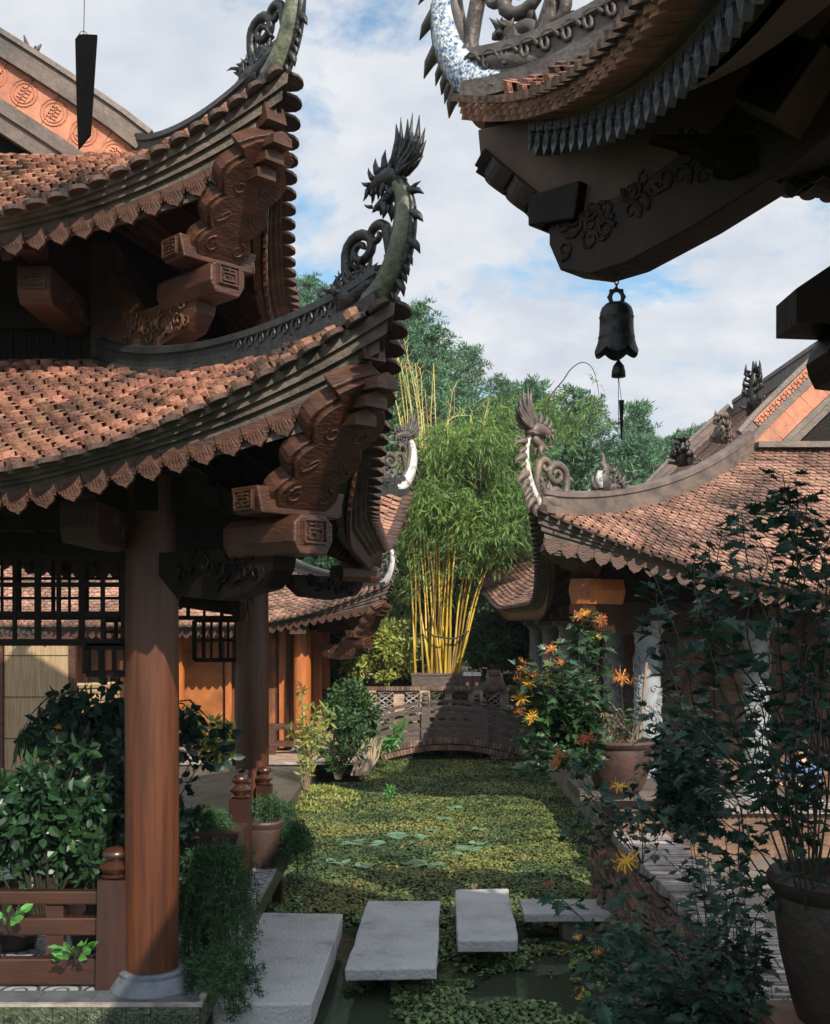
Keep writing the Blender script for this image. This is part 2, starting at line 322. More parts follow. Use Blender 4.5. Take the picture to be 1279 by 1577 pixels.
def spline(pts, n=6):
    pts = [Vector(p) for p in pts]; out = []
    for i in range(len(pts)-1):
        p0, p1, p2, p3 = pts[max(i-1, 0)], pts[i], pts[i+1], pts[min(i+2, len(pts)-1)]
        for k in range(n):
            t = k/n; out.append(.5*((2*p1)+(p2-p0)*t+(2*p0-5*p1+4*p2-p3)*t*t+(-p0+3*p1-3*p2+p3)*t**3))
    out.append(pts[-1]); return out
def bevel(o, w=.006, seg=2):
    b = o.modifiers.new('bevel', 'BEVEL'); b.width = w; b.segments = seg; b.limit_method = 'ANGLE'; b.angle_limit = R(35); return o
def lerp(a, b, t): return a+(b-a)*t
# ------------------------------------------------------------------ curved roofs
class Roof:
    def __init__(s, cx, cy, ax, ay, bx, by, z0, rise, lift, flare, r, p=2.2, q=1.5, g=1.25):
        s.__dict__.update(locals())
    def P(s, side, a, t, o=0.0, dz=0.0):
        A, B, D, Di = (s.ax, s.bx, s.ay, s.by) if side in 'FB' else (s.ay, s.by, s.ax, s.bx)
        hip = A+(B-A)*t; out = D+(Di-D)*t
        c = min(1, max(0., 1-(hip-abs(a))/s.r)); w = c**s.p*(1-t)**s.q
        sg = (a > 0)-(a < 0); a2 = a*(1+o/A)+sg*s.flare*w; o2 = out+o+s.flare*w; z = s.z0+s.lift*w+s.rise*t**s.g+dz
        if side == 'F': return Vector((s.cx+a2, s.cy-o2, z))
        if side == 'B': return Vector((s.cx+a2, s.cy+o2, z))
        if side == 'R': return Vector((s.cx+o2, s.cy+a2, z))
        return Vector((s.cx-o2, s.cy+a2, z))
    def A(s, side): return s.ax if side in 'FB' else s.ay
    def hip(s, side, t): A, B = (s.ax, s.bx) if side in 'FB' else (s.ay, s.by); return A+(B-A)*t
    def nrm(s, side): return {'F': Vector((0, -1, 0)), 'B': Vector((0, 1, 0)), 'R': Vector((1, 0, 0)), 'L': Vector((-1, 0, 0))}[side]
    def tiles(s, mb, side, pitch, row, th=.022, arange=(-1e9, 1e9), ev=1.0):
        n = 14; ln = sum((s.P(side, 0, (i+1)/n)-s.P(side, 0, i/n)).length for i in range(n)); nr = int(ln/row); e = .02
        for k in range(nr):
            t = k/nr; h = s.hip(side, t); nx = int(2*h/pitch)+1
            for j in range(nx+1):
                a = -h+(j+(k % 2)*.5)*pitch
                if abs(a) > h-.01 or abs(a) > s.hip(side, min(1, t+1.5/nr))+.03 or not arange[0] <= a <= arange[1]: continue
                p0 = s.P(side, a, t); T = s.P(side, min(a+e, h), t)-s.P(side, a-e, t); U = s.P(side, a, min(1, t+e))-p0
                put_tile(mb, p0, T, U, pitch*.97, row*2.0, th*random.uniform(.85, 1.3), row)
    def deck(s, mb, side, na=40, nt_=8, dz=-.015, o=0):
        A = s.A(side); vs = []; 
        for j in range(nt_+1):
            t = j/nt_; h = s.hip(side, t)
            for i in range(na+1):
                u = -1+2*i/na; u = math.copysign(abs(u)**.8, u); vs.append(s.P(side, u*h, t, o*(1-t), dz))
        fs = [(j*(na+1)+i, j*(na+1)+i+1, (j+1)*(na+1)+i+1, (j+1)*(na+1)+i) for j in range(nt_) for i in range(na)]
        mb.add(vs, fs)
    def strip(s, mb, prof, sides='FRBL', na=56):     # (outward, dz) polyline swept round the eave
        for side in sides:
            A = s.A(side); vs = []; m = len(prof)
            for i in range(na+1):
                u = -1+2*i/na; u = math.copysign(abs(u)**.7, u)
                g = s.grow(side, u*A)
                for o, dz in prof: vs.append(s.P(side, u*A, 0, o, dz*g))
            mb.add(vs, [(i*m+k, i*m+k+1, (i+1)*m+k+1, (i+1)*m+k) for i in range(na) for k in range(m-1)])
    def grow(s, side, a): return getattr(s, 'g0', .74)+getattr(s, 'gk', 1.9)*max(0, 1-(s.A(side)-abs(a))/getattr(s, 'gr', 1.5))**1.4
    def eave_walk(s, side, step, o, dz):
        A = s.A(side); N = 500; pts = [s.P(side, -A+2*A*i/N, 0, o, dz*(s.grow(side, -A+2*A*i/N) if dz < -.05 else 1)) for i in range(N+1)]; L = 0; cum = [0]
        for i in range(N): L += (pts[i+1]-pts[i]).length; cum.append(L)
        n = max(1, round(L/step)); st = L/n; out = []; j = 0
        for k in range(n):
            q = (k+.5)*st
            while cum[j+1] < q: j += 1
            f = (q-cum[j])/(cum[j+1]-cum[j]+1e-9); out.append((pts[j].lerp(pts[j+1], f), (pts[j+1]-pts[j]).normalized(), st))
        return out
    def hipcurve(s, cxs, cys, n=24, t0=0, t1=1, dz=0):
        side = 'F' if cys < 0 else 'B'
        return [s.P(side, cxs*s.hip(side, t), t, 0, dz) for t in [t0+(t1-t0)*i/n for i in range(n+1)]]
def put_tile(mb, p0, T, U, w, L, th, row):
    T = T.normalized(); U = U.normalized(); N = T.cross(U)
    if N.z < 0: N = -N
    j = random.uniform(-.06, .06)*w; T = (T+U*random.uniform(-.05, .05)).normalized(); hl = th*1.9; hu = th*.35
    g_ = .47; lo = [(-g_, .30, .0), (-.36, .07, .25), (0, -.05, .5), (.36, .07, .25), (g_, .30, .0)]
    vs = [p0+T*(x*w+j)+U*(y*w)+N*(hl+c*th) for x, y, c in lo]
    vs += [p0+T*(x*w+j)+U*L+N*(hu+c*th) for x, c in ((-.5, 0), (0, .3), (.5, 0))]
    vs += [p0+T*(x*w+j)+U*(y*w)+N*(hl-th*1.6) for x, y, c in lo]
    mb.add(vs, [(0, 1, 2, 6, 5), (2, 3, 4, 7, 6), (8, 9, 1, 0), (9, 10, 2, 1), (10, 11, 3, 2), (11, 12, 4, 3)])
PEND = [(-.5, 0), (-.5, .45), (-.44, .58), (-.36, .5), (-.38, .64), (-.27, .8), (-.12, .88), (0, 1.0), (.12, .88), (.27, .8), (.38, .64), (.36, .5), (.44, .58), (.5, .45), (.5, 0)]
PEND2 = [(-.48, 0), (-.48, .10), (-.40, .14), (-.44, .22), (-.34, .30), (-.22, .26), (-.16, .36), (-.30, .46), (-.34, .62), (-.24, .84), (0, 1.05), (.24, .84), (.34, .62), (.30, .46), (.16, .36), (.22, .26), (.34, .30), (.44, .22), (.40, .14), (.48, .10), (.48, 0)]
PEND3 = [(-.5, 0), (-.5, .22), (-.36, .3), (-.32, .48), (-.2, .5), (-.3, .62), (-.24, .82), (0, 1.05), (.24, .82), (.3, .62), (.2, .5), (.32, .48), (.36, .3), (.5, .22), (.5, 0)]
def pendants(rf, mb, sides, step, h, o=-.10, dz=-.14, th=.03, ribs=True, shape=PEND):
    for side in sides:
        nr = rf.nrm(side)
        for p, T, st in rf.eave_walk(side, step, o, dz):
            Z = Vector((0, 0, 1)); D = -(Z-T*Z.dot(T)).normalized(); N = T.cross(D).normalized()
            if N.dot(nr) < 0: N = -N
            mb.prism([(u*st*.97, v*h) for u, v in shape], (p, T, D, N), th)
            if ribs:
                for k in (-2, -1, 0, 1, 2):
                    pts = [p+T*(st*k*.08)+D*(h*.22)+N*(th*.5), p+T*(st*k*.125)+D*(h*.5)+N*(th*.62), p+T*(st*k*.15)+D*(h*(.84-.04*abs(k)))+N*(th*.5)]
                    mb.tube(pts, [st*.012, st*.032, st*.01], 4)
                for sg in (-1, 1): mb.tube([p+T*(sg*st*.43)+D*(h*.40)+N*(th*.6)+T*(st*.06*math.cos(q))+D*(st*.06*math.sin(q)) for q in (0, 1.5, 3, 4.5, 6)], st*.022, 4)
def tongues(rf, mb, sides, step, ln=.12, w=.86, th=.03, dz=0):
    for side in sides:
        nr = rf.nrm(side)
        for p, T, st in rf.eave_walk(side, step, .02, dz):
            Z = Vector((0, 0, 1)); N = (Z-T*Z.dot(T)).normalized(); O = N.cross(T).normalized()
            if O.dot(nr) < 0: O = -O
            O = (O-N*.15).normalized(); wv = st*w/2
            out = [(-wv, -.1), (-wv, ln*.3), (-wv*.8, ln*.72), (-wv*.4, ln*.97), (0, ln*1.04), (wv*.4, ln*.97), (wv*.8, ln*.72), (wv, ln*.3), (wv, -.1)]
            mb.prism(out, (p+N*.012, T, O, N), th)
def rectprof(w, h, z=0): return [(-w/2, z), (w/2, z), (w/2, z+h), (-w/2, z+h)]
def ridge_prof(w, h):  # flange, waist, rounded cap
    return [(-w*.75, -.05), (w*.75, -.05), (w*.75, h*.16), (w*.42, h*.24), (w*.40, h*.66), (w*.56, h*.72), (w*.5, h*.95), (0, h*1.06), (-w*.5, h*.95), (-w*.56, h*.72), (-w*.40, h*.66), (-w*.42, h*.24), (-w*.75, h*.16)]
# ------------------------------------------------------------------ dragons and scrolls (drawn in the vertical plane of the hip)
def spike(mb, f, x0, y0, x1, y1, w, bend=.25, n0=0, n1=0):
    k = f.k
    dx_, dy_ = x1-x0, y1-y0; mx_, my_ = x0+dx_*.5-dy_*bend, y0+dy_*.5+dx_*bend
    pts = [f(x0, y0, n0), f(x0*.45+mx_*.6-.05*x1, y0*.45+my_*.6-.05*y1, n0*.6+n1*.4), f(mx_*.7+x1*.3, my_*.7+y1*.3, n0*.3+n1*.7), f(x1, y1, n1)]
    mb.tube(pts, [w*k, w*k*.95, w*k*.6, w*k*.06], 6)
def spiral(mb, f, cx, cy, r, turns=1.4, start=0, w=6, cw=1, tail=None, n=22, nz=0):
    k = f.k
    pts = []; rad = []
    if tail:
        for x, y in tail: pts.append(f(x, y, nz)); rad.append(w*k)
    for i in range(n+1):
        t = i/n; a = start+cw*t*turns*2*PI; rr = r*(1-t*.82); pts.append(f(cx+rr*math.cos(a), cy+rr*math.sin(a), nz)); rad.append(w*k*(1-.55*t))
    mb.tube(pts, rad, 7)
def dragon(parent, tip, hd, s, body='dragon_dark', neck='moss_neck', detail=1, beast=True, flip=1, label=None, stretch=1.3, thin=1.0):
    hd = Vector((hd[0], hd[1], 0)).normalized(); nn = Vector((-hd.y, hd.x, 0)); k = s/270.0; hs = k*stretch
    def f(x, y, n=0): return tip+hd*(x*hs)+Vector((0, 0, 1))*(y*k)+nn*(n*k)
    f.k = k
    root = MB(); c = spline([f(-34, -34), f(-10, -12), f(16, 26), f(32, 72), f(38, 118), f(33, 158), f(16, 192)], 4)
    rad = [lerp(30, 24, i/12) if i < 12 else lerp(24, 13, (i-12)/12) for i in range(len(c))]; rad = [r*thin for r in rad]
    root.tube(c, [r*k for r in rad], 10, flat=1.0)
    o = root.build('dragon_finial', neck, parent, smooth=True)
    if label: o['label'] = label
    m = MB()
    # dark belly edge and dorsal ridge
    m.tube([p-hd*(r*k*.85) for p, r in zip(c, rad)], [r*k*.5 for r in rad], 8)
    m.tube([p+hd*(r*k*.85) for p, r in zip(c, rad)], [r*k*.42 for r in rad], 8)
    for (x0, y0, x1, y1, w) in [(42, 158, 76, 142, 9), (44, 138, 60, 120, 7), (46, 118, 74, 92, 11), (44, 98, 56, 82, 7), (38, 72, 68, 36, 12), (46, 150, 70, 168, 6), (48, 108, 62, 104, 5), (40, 84, 56, 62, 6), (34, 50, 52, 18, 8), (22, 20, 40, -12, 8), (34, 58, 48, 34, 7), (28, 32, 44, 2, 10), (14, 6, 34, -34, 11), (4, -14, 12, -44, 9)]:
        spike(m, f, x0*.92, y0, x1, y1, w, .18)
    m.build('dorsal_fin', body, o, smooth=True)
    h = MB()
    h.tube([f(30, 178), f(12, 196), f(-10, 198), f(-28, 190), f(-40, 182)], [13*k, 22*k, 18*k, 13*k, 7*k], 8)
    h.tube([f(18, 176), f(2, 160), f(-14, 150), f(-28, 150)], [11*k, 12*k, 11*k, 5*k], 8)
    h.ball(f(-38, 194), 9*k, 7, 5); h.ball(f(-12, 212, 10), 8*k, 7, 5); h.ball(f(-12, 212, -10), 8*k, 7, 5)
    for (x0, y0, x1, y1, w) in [(-4, 150, -2, 118, 9), (-40, 188, -46, 166, 5), (-36, 196, -50, 204, 5), (-26, 202, -34, 226, 6), (-14, 206, -18, 238, 8), (2, 208, 4, 246, 8), (16, 204, 22, 230, 7), (-30, 152, -44, 160, 4), (-20, 148, -26, 138, 5), (-18, 186, -24, 172, 4), (-28, 184, -32, 170, 4)]:
        for n in ((-8, 8) if detail else (0,)): spike(h, f, x0, y0, x1, y1, w, .15, n*.7, n*1.4)
    for i, (x1, y1) in enumerate([(30, 292), (54, 290), (66, 262), (68, 238), (62, 212), (40, 300)]):
        for n in ((-7, 7) if detail else (0,)): spike(h, f, 14+i*2, 208-i*3, x1+n*.4, y1+n, 10 if i < 5 else 7, (-.12, -.2, -.22, -.2, -.1, -.05)[i], n*.5, n*1.7)
    for q in range(14 if detail else 4):
        a = random.uniform(0, 2*PI); spike(h, f, 6, 186, 6+34*math.cos(a), 186+30*math.sin(a), 7, random.uniform(-.3, .3), random.uniform(-10, 10), random.uniform(-24, 24))
    h.build('dragon_head', body, o, smooth=True)
    g = MB()
    spiral(g, f, -60, 80, 34, 1.5, PI, 12, -1, tail=[(-68, 0), (-90, 25), (-94, 55)])
    spiral(g, f, -24, 98, 22, 1.05, 0.2, 11, 1, tail=[(-14, -20), (2, 20), (6, 55), (2, 80)])
    spiral(g, f, -60, 22, 20, 1.2, 0, 11, 1); spiral(g, f, -86, -2, 18, 1.2, 1, 11, -1); g.tube([f(-95, -28), f(-60, -6), f(-30, 6), f(-8, 10)], [20*k, 24*k, 24*k, 16*k], 8, flat=.8)
    for n in (-7, 7): spiral(g, f, -38, 8, 22, 1.3, 2, 8, 1, nz=n)
    for (x0, y0, x1, y1, w) in [(-34, 10, -34, 62, 10), (-46, 10, -22, 46, 9), (-70, 0, -100, 22, 9), (-60, -10, -76, 34, 10), (-30, -10, -52, 40, 9)]: spike(g, f, x0, y0, x1, y1, w, .2)
    if detail:
        for q in range(34):
            x, y = random.uniform(-98, 6), random.uniform(-12, 46)*(1 if random.random() < .7 else 1.5); a = random.uniform(.6, 2.8); l = random.uniform(12, 26); spike(g, f, x, y*(1-.3*abs(x+50)/50), x+l*math.cos(a), y+l*math.sin(a), random.uniform(4, 8), random.uniform(-.5, .5), random.uniform(-10, 10), random.uniform(-18, 18))
    g.build('ridge_scroll', body, o, smooth=True)
    if beast:
        b = MB(); 
        b.tube([f(-60, -20), f(-86, -6), f(-108, -2), f(-126, -12)], [22*k, 24*k, 18*k, 8*k], 8); b.ball(f(-112, 10), 17*k, 8, 6)
        for q in range(60 if detail else 8):
            x, y = random.uniform(-128, -56), random.uniform(-26, 22); a = random.uniform(.2, 2.9); l = random.uniform(18, 38)
            spike(b, f, x, y, x+l*math.cos(a), y+l*math.sin(a), random.uniform(5, 9), random.uniform(-.4, .4), random.uniform(-12, 12), random.uniform(-22, 22))
        b.build('ridge_beast', body, o, smooth=True)
    return o
def ridge_carving(mb, pts, w, h, step=.2, s=.05):   # cloud scrolls standing in relief on both flanks of a ridge
    L = 0
    for i in range(len(pts)-1):
        a, b = pts[i], pts[i+1]; d = (b-a); l = d.length
        while L < l:
            p = a+d*(L/l); dn = d.normalized(); sdv = dn.cross(Vector((0, 0, 1))).normalized(); u = sdv.cross(dn)
            for sg in (-1, 1):
                c = p+sdv*(sg*w*.45)+u*(h*.45)
                mb.tube([c+dn*(s*(1.25-.25*j/2)*math.cos(j*.8)*(1-j*.07))+u*(s*math.sin(j*.8)*(1-j*.07)) for j in range(11)], [s*.26*(1-j*.05) for j in range(11)], 5)
            L += step
        L -= l
def roof_build(th, rf, tile, pitch, row, sides='FRL', ridge='ridge_dark', rw=.12, rh=.2, val_step=.165, val_h=.15, val_mat='wood', ribs=True, teeth=.15, back='B', hips=((1, -1), (1, 1), (-1, -1), (-1, 1)), edge='tile_edge', shape=PEND, hipend=0.0, name='tiled_roof', arange=None, th_=.029):
    mb = MB()
    for sd_ in sides: rf.tiles(mb, sd_, pitch, row, th=th_, arange=(arange or {}).get(sd_, (-1e9, 1e9)))
    roof = mb.build(name, tile, th)
    m = MB()
    for sd_ in 'FRBL': rf.deck(m, sd_)
    m.build('roof_boarding', edge, roof)
    m = MB(); rf.strip(m, [(.04, 0), (.035, -.03), (.0, -.032), (-.005, -.066), (-.045, -.068), (-.05, -.102), (-.09, -.104), (-.095, -.138), (-.135, -.14), (-.135, -.22), (-.2, -.22)]); m.build('eave_moulding', edge, roof)
    m = MB(); tongues(rf, m, 'FRBL', teeth); m.build('eave_tiles', 'tile_shaded', roof)
    m = MB(); pendants(rf, m, 'FRBL', val_step, val_h, ribs=ribs, shape=shape); m.build('eave_valance', val_mat, roof)
    for sx_, sy_ in hips:
        c = rf.hipcurve(sx_, sy_, dz=.01); smooth_auto(MB().sweep(c, ridge_prof(rw, rh)).build('hip_ridge', ridge, roof), 35)
    return roof
def soffit(th, rf, m_='wood_deep', raf=None, dz=-.17):
    m = MB()
    for sd_ in 'FRBL': rf.deck(m, sd_, dz=dz, o=-.19)
    o = m.build('soffit', m_, th)
    if raf:
        for sd_ in 'FRBL':
            A = rf.A(sd_); n = int(2*A/raf)
            for i in range(n+1):
                a = -A+.1+(2*A-.2)*i/n; tm = min(.8, (A-abs(a))/max(.01, (A-rf.hip(sd_, 1))))
                if tm < .08: continue
                ps = [rf.P(sd_, a, tm*j/4, -.2*(1-tm*j/4), dz-.04) for j in range(5)]; MB().sweep(ps, rectprof(.07, .07, -.03)).build('rafter', m_, o)
    return o
def gable(th, cx, y0, y1, bx, z1, zr, tile, pitch, row, ridge, band='orange_tile', bw=.3, tiles='LR', motif=True, wall='wood_dark', cap=.16):
    # roof above the skirt: ridge runs along Y
    mb = MB(); sl = math.hypot(bx, zr-z1)
    def P(sg, a, t): return Vector((cx+sg*bx*(1-t), a, z1+(zr-z1)*(t**.92)))
    for sg, ch in ((-1, 'L'), (1, 'R')):
        if ch in tiles:
            nr = int(sl/row); nx = int((y1-y0)/pitch)
            for k in range(nr):
                for j in range(nx): put_tile(mb, P(sg, y0+(j+.5*(k % 2)+.25)*pitch, k/nr), Vector((0, 1, 0)), P(sg, 0, min(1, k/nr+.05))-P(sg, 0, k/nr), pitch*.97, row*2, .022, row)
        mb.add([P(sg, y, t)-Vector((0, 0, .02)) for y in (y0, y1) for t in (0, .25, .5, .75, 1)], [(i, i+1, i+6, i+5) for i in range(4)])
    up = mb.build('gable_roof', tile, th)
    m = MB()
    for y, s_ in ((y0, 1), (y1, -1)): m.add([P(-1, y+s_*.22, t) for t in (0, .25, .5, .75, 1)]+[P(1, y+s_*.22, t) for t in (.75, .5, .25, 0)]+[Vector((cx+bx, y+s_*.22, z1-.4)), Vector((cx-bx, y+s_*.22, z1-.4))], [tuple(range(11))])
    m.build('gable_wall', wall, up)
    for y, s_ in ((y0, -1), (y1, 1)):
        for sg in (-1, 1):
            mbd, mm = MB(), MB(); ps = [P(sg, y, t) for t in [i/8 for i in range(9)]]
            MB().sweep(ps, [(-.11, .0), (.11, .0), (.11, cap*.4), (.075, cap*.45), (.075, cap*.9), (.10, cap*.95), (.09, cap*1.2), (-.09, cap*1.2), (-.10, cap*.95), (-.075, cap*.9), (-.075, cap*.45), (-.11, cap*.4)]).build('gable_cap', ridge, up)
            for i in range(8):
                a, b = ps[i], ps[i+1]; d = (b-a).normalized(); u = Vector((0, 1, 0)).cross(d); u = u if u.z > 0 else -u
                mbd.bar(a-u*bw*.5+d*.004, b-u*bw*.5-d*.004, .10, bw*.98, up=u)
            mbd.build('gable_band', band, up)
            MB().sweep(ps, [(-.085, -bw-.12), (.085, -bw-.12), (.085, -bw-.07), (.06, -bw-.06), (.06, -bw-.22), (-.06, -bw-.22), (-.06, -bw-.06), (-.085, -bw-.07), (-.085, -bw), (.085, -bw)][::1][:0] or [(-.085, -bw-.10), (-.055, -bw-.11), (-.055, -bw-.22), (.055, -bw-.22), (.055, -bw-.11), (.085, -bw-.10), (.085, -bw-.004), (-.085, -bw-.004)]).build('bargeboard', ridge, up)
            if motif:
                L = (ps[-1]-ps[0]).length; n = int(L/bw); d = (ps[-1]-ps[0]).normalized(); u = Vector((0, 1, 0)).cross(d); u = u if u.z > 0 else -u; N = Vector((0, s_, 0))
                for q in range(n):
                    t = (q+.5)/n; c = P(sg, y, t)-u*bw*.5+N*.052
                    for rr in (.40, .30): mm.tube([c+d*(bw*rr*math.cos(w))+u*(bw*rr*math.sin(w)) for w in [j*PI/8 for j in range(17)]], bw*.025, 4)
                    for o_ in (-.16, -.06, .06, .16): mm.bar(c+u*(bw*o_)-d*bw*.16, c+u*(bw*o_)+d*bw*.16, .015, bw*.04, up=u)
                    mm.bar(c-u*bw*.2, c+u*bw*.2, .015, bw*.04, up=d)
                mm.build('band_relief', band, up)
    m = MB(); m.sweep([Vector((cx, y0-.05, zr)), Vector((cx, y1+.05, zr))], ridge_prof(.2, .4)); m.build('main_ridge', ridge, up)
    return up
def column(th, x, y, zb, zt, r, m_='column_wood', base=.15, bmat='stone_base', baseR=1.55, nm='column', label=None):
    h = zt-zb; o = MB().lathe([(r*.97, base*.9), (r*1.0, h*.25), (r*1.0, h*.6), (r*.94, h)], (x, y, zb), 32).build(nm, m_, th); smooth_auto(o)
    if label: o['label'] = label
    b = MB().lathe([(r*baseR, 0), (r*baseR, .018), (r*(baseR-.04), .03), (r*1.28, base*.66), (r*1.22, base*.74), (r*1.22, base*.88), (r*1.17, base*.92), (r*1.12, base), (r*.5, base)], (x, y, zb), 48).build('column_base', bmat, o); smooth_auto(b, 22)
    return o
def meander(mb, c, U, V, N, w, h, d=.008, t=.09):
    mb.prism([(-w/2, -h/2), (w/2, -h/2), (w/2, h/2), (-w/2, h/2)], (c, U, V, N), .004)
    segs = [((-.42, -.42), (.42, -.42)), ((-.42, .42), (.42, .42)), ((-.42, -.42), (-.42, .42)), ((.42, -.42), (.42, .42)), ((-.26, .26), (.26, .26)), ((0, .42), (0, .1)), ((-.26, .1), (.26, .1)), ((-.26, .1), (-.26, -.06)), ((.26, .1), (.26, -.06)), ((-.12, -.06), (.12, -.06)), ((-.26, -.26), (-.26, -.18)), ((-.26, -.26), (.26, -.26)), ((.26, -.26), (.26, -.18)), ((0, -.06), (0, -.26))]
    for a, b in segs: mb.bar(c+U*a[0]*w+V*a[1]*h+N*d, c+U*b[0]*w+V*b[1]*h+N*d, t*.5*w, d*2, up=N)
def beam_end(th, c, w, h, ln, dirv=(0, -1, 0), m_='wood_gilt', carved=True, name='beam_end'):
    D = Vector(dirv).normalized(); U = D.cross(Vector((0, 0, 1))).normalized()*-1; V = Vector((0, 0, 1)); m = MB()
    c = Vector(c)
    # chamfered block: octagonal underside
    o = m.prism([(-ln, -h*.5), (-w*.25, -h*.5), (0, -h*.22), (0, h*.5), (-ln, h*.5)], (c, D, V, U), w).build(name, 'wood', th); bevel(o, .008)
    k = MB(); meander(k, c+D*.004+V*h*.14, U, V, D, w*.86, h*.62); k.build('key_carving', 'wood', o)
    if carved:
        k = MB()
        for sg in (-1, 1):
            for i in range(9):
                q = c-D*(ln*(.35+.08*i))+U*(sg*w*.5)+V*random.uniform(-h*.3, h*.2); s_ = w*random.uniform(.14, .24)
                k.tube([q+D*(s_*math.cos(j*.9)*(1-j*.09))+V*(s_*math.sin(j*.9)*(1-j*.09))+U*(sg*.01) for j in range(9)], [s_*.24*(1-j*.08) for j in range(9)], 5)
        k.build('cloud_carving', m_, o)
    return o
def lobed_bracket(th, a, b, w, hh, up=Vector((0, 0, 1)), m_='wood'):
    # leaf-shaped scalloped plank under the hip rafter, from a (inner, low) to b (outer, high)
    a, b = Vector(a), Vector(b); D = (b-a); L = D.length; D.normalize(); S = D.cross(up).normalized(); N = S.cross(D)
    half = [(0, .50)]
    for i, (u0, u1, ww) in enumerate([(0, .26, .50), (.26, .52, .56), (.52, .80, .60)]):
        for j in range(7):
            q = j/6; u = lerp(u0, u1, q); half.append((u, ww*(.72+.28*math.sin(PI*min(1, q*1.0)))-.04*i*q))
    half += [(.86, .50), (.93, .30), (1.0, 0)]
    out = [(u*L, v*w) for u, v in half]+[(u*L, -v*w) for u, v in half[::-1][1:]]
    o = MB().prism(out, (a, D, S, N), hh*.55).build('corner_bracket', m_, th); bevel(o, .02, 3)
    out2 = [(u*L*.96+.02*L, v*w*.86) for u, v in half]+[(u*L*.96+.02*L, -v*w*.86) for u, v in half[::-1][1:]]
    m = MB().prism(out2, (a-N*(hh*.33), D, S, N), hh*.2)
    for sg in (-1, 1):
        for cu, cv, cr_, ph, cwd in ((.16, .22, .13, 0, 1), (.38, .24, .12, 2, -1), (.60, .20, .11, 1, 1)):
            m.tube([a+D*(L*cu+w*cr_*math.cos(ph+j*.55)*(1-j*.055))+S*(sg*(w*cv+w*cr_*math.sin(ph+j*.55*cwd)*(1-j*.055)))-N*(hh*.43) for j in range(15)], [w*.018*(1-j*.04) for j in range(15)], 6)
    bevel(m.build('lotus_carving', m_, o), .01, 2)
    return o
# ------------------------------------------------------------------ ground, water, hill
def sheet(name, x0, x1, y0, y1, z, m, kind='structure', nx=1, ny=1, fz=None):
    vs = [(x0+(x1-x0)*i/nx, y0+(y1-y0)*j/ny, z if fz is None else fz(x0+(x1-x0)*i/nx, y0+(y1-y0)*j/ny)) for j in range(ny+1) for i in range(nx+1)]
    m_ = MB(); m_.v = vs; m_.f = [(j*(nx+1)+i, j*(nx+1)+i+1, (j+1)*(nx+1)+i+1, (j+1)*(nx+1)+i) for j in range(ny) for i in range(nx)]
    o = m_.build(name, m, smooth=fz is not None); return tag(o, kind=kind)
sheet('ground', -700, 700, -400, 900, -.5, 'grass_ground')
sheet('pond_water', -7, 9, -6, 28.0, 0, 'water')
def block(name, x0, x1, y0, y1, z0, z1, m):
    o = MB().box(((x0+x1)/2, (y0+y1)/2, (z0+z1)/2), (x1-x0, y1-y0, z1-z0)).build(name, m); return tag(o, kind='structure')
block('left_garden_ground', -40, -2.0, 14.6, 60, -.4, .34, 'earth')
block('right_terrace', 3.0, 30, 9.5, 60, -.4, .42, 'paving')
block('front_terrace', 1.05, 12, -6, 4.3, -.4, 1.55, 'paving')
block('side_terrace', 2.55, 12, 4.3, 9.5, -.4, .9, 'paving')
block('back_terrace', -2.0, 3.0, 28.5, 60, -.4, .9, 'earth')
def hillh(x, y):
    t = min(1, max(0, (y-40)/42)); t = t*t*(3-2*t)*.55+t*.45
    h = np.interp(x, [-60, -14, -9, -5, 0, 8, 16, 22, 30, 60], [20, 20.3, 20, 18.2, 16.4, 12.8, 9.8, 8.2, 6.8, 5])
    return -.4+(h+.8*math.sin(x*.4+y*.2)*t)*t*(1+max(0, y-82)*.004)
sheet('hill_terrain', -90, 90, 38, 130, 0, 'undergrowth', nx=60, ny=40, fz=hillh)
# ------------------------------------------------------------------ left pavilion
LP = thing('pavilion', (-3.7, 10.6, .52), 'open two-tier wooden pavilion with upswept tiled roofs over brown round columns, nearest on the left', 'pavilion')
rf1 = Roof(-3.74, 10.6, 3.32, 4.2, 1.25, 1.85, 4.02, 1.22, .96, .27, 2.6, p=2.1, q=1.4)
r1 = roof_build(LP, rf1, 'tile', .110, .122, sides='FRL', val_mat='wood', rw=.13, rh=.2)
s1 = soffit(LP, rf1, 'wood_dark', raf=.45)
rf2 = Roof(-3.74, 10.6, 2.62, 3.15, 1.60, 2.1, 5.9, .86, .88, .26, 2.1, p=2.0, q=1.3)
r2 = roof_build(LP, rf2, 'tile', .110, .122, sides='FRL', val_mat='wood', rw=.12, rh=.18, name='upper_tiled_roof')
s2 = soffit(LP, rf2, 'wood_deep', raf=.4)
gable(LP, -3.72, 8.5, 12.7, 1.60, 6.80, 7.85, 'tile', .118, .098, 'ridge_brown', bw=.26, cap=.16)
for cx_ in (-1.93, -5.5):
    for cy_ in (8.1, 13.1):
        column(LP, cx_, cy_, .52, 4.25, .195)
# eave beams, tie beams
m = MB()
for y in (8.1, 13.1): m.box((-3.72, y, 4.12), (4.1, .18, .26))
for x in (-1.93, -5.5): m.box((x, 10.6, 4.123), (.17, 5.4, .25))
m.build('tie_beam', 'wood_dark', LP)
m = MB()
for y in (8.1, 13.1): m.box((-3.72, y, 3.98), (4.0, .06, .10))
m.build('carved_frieze', 'wood_dark', LP)
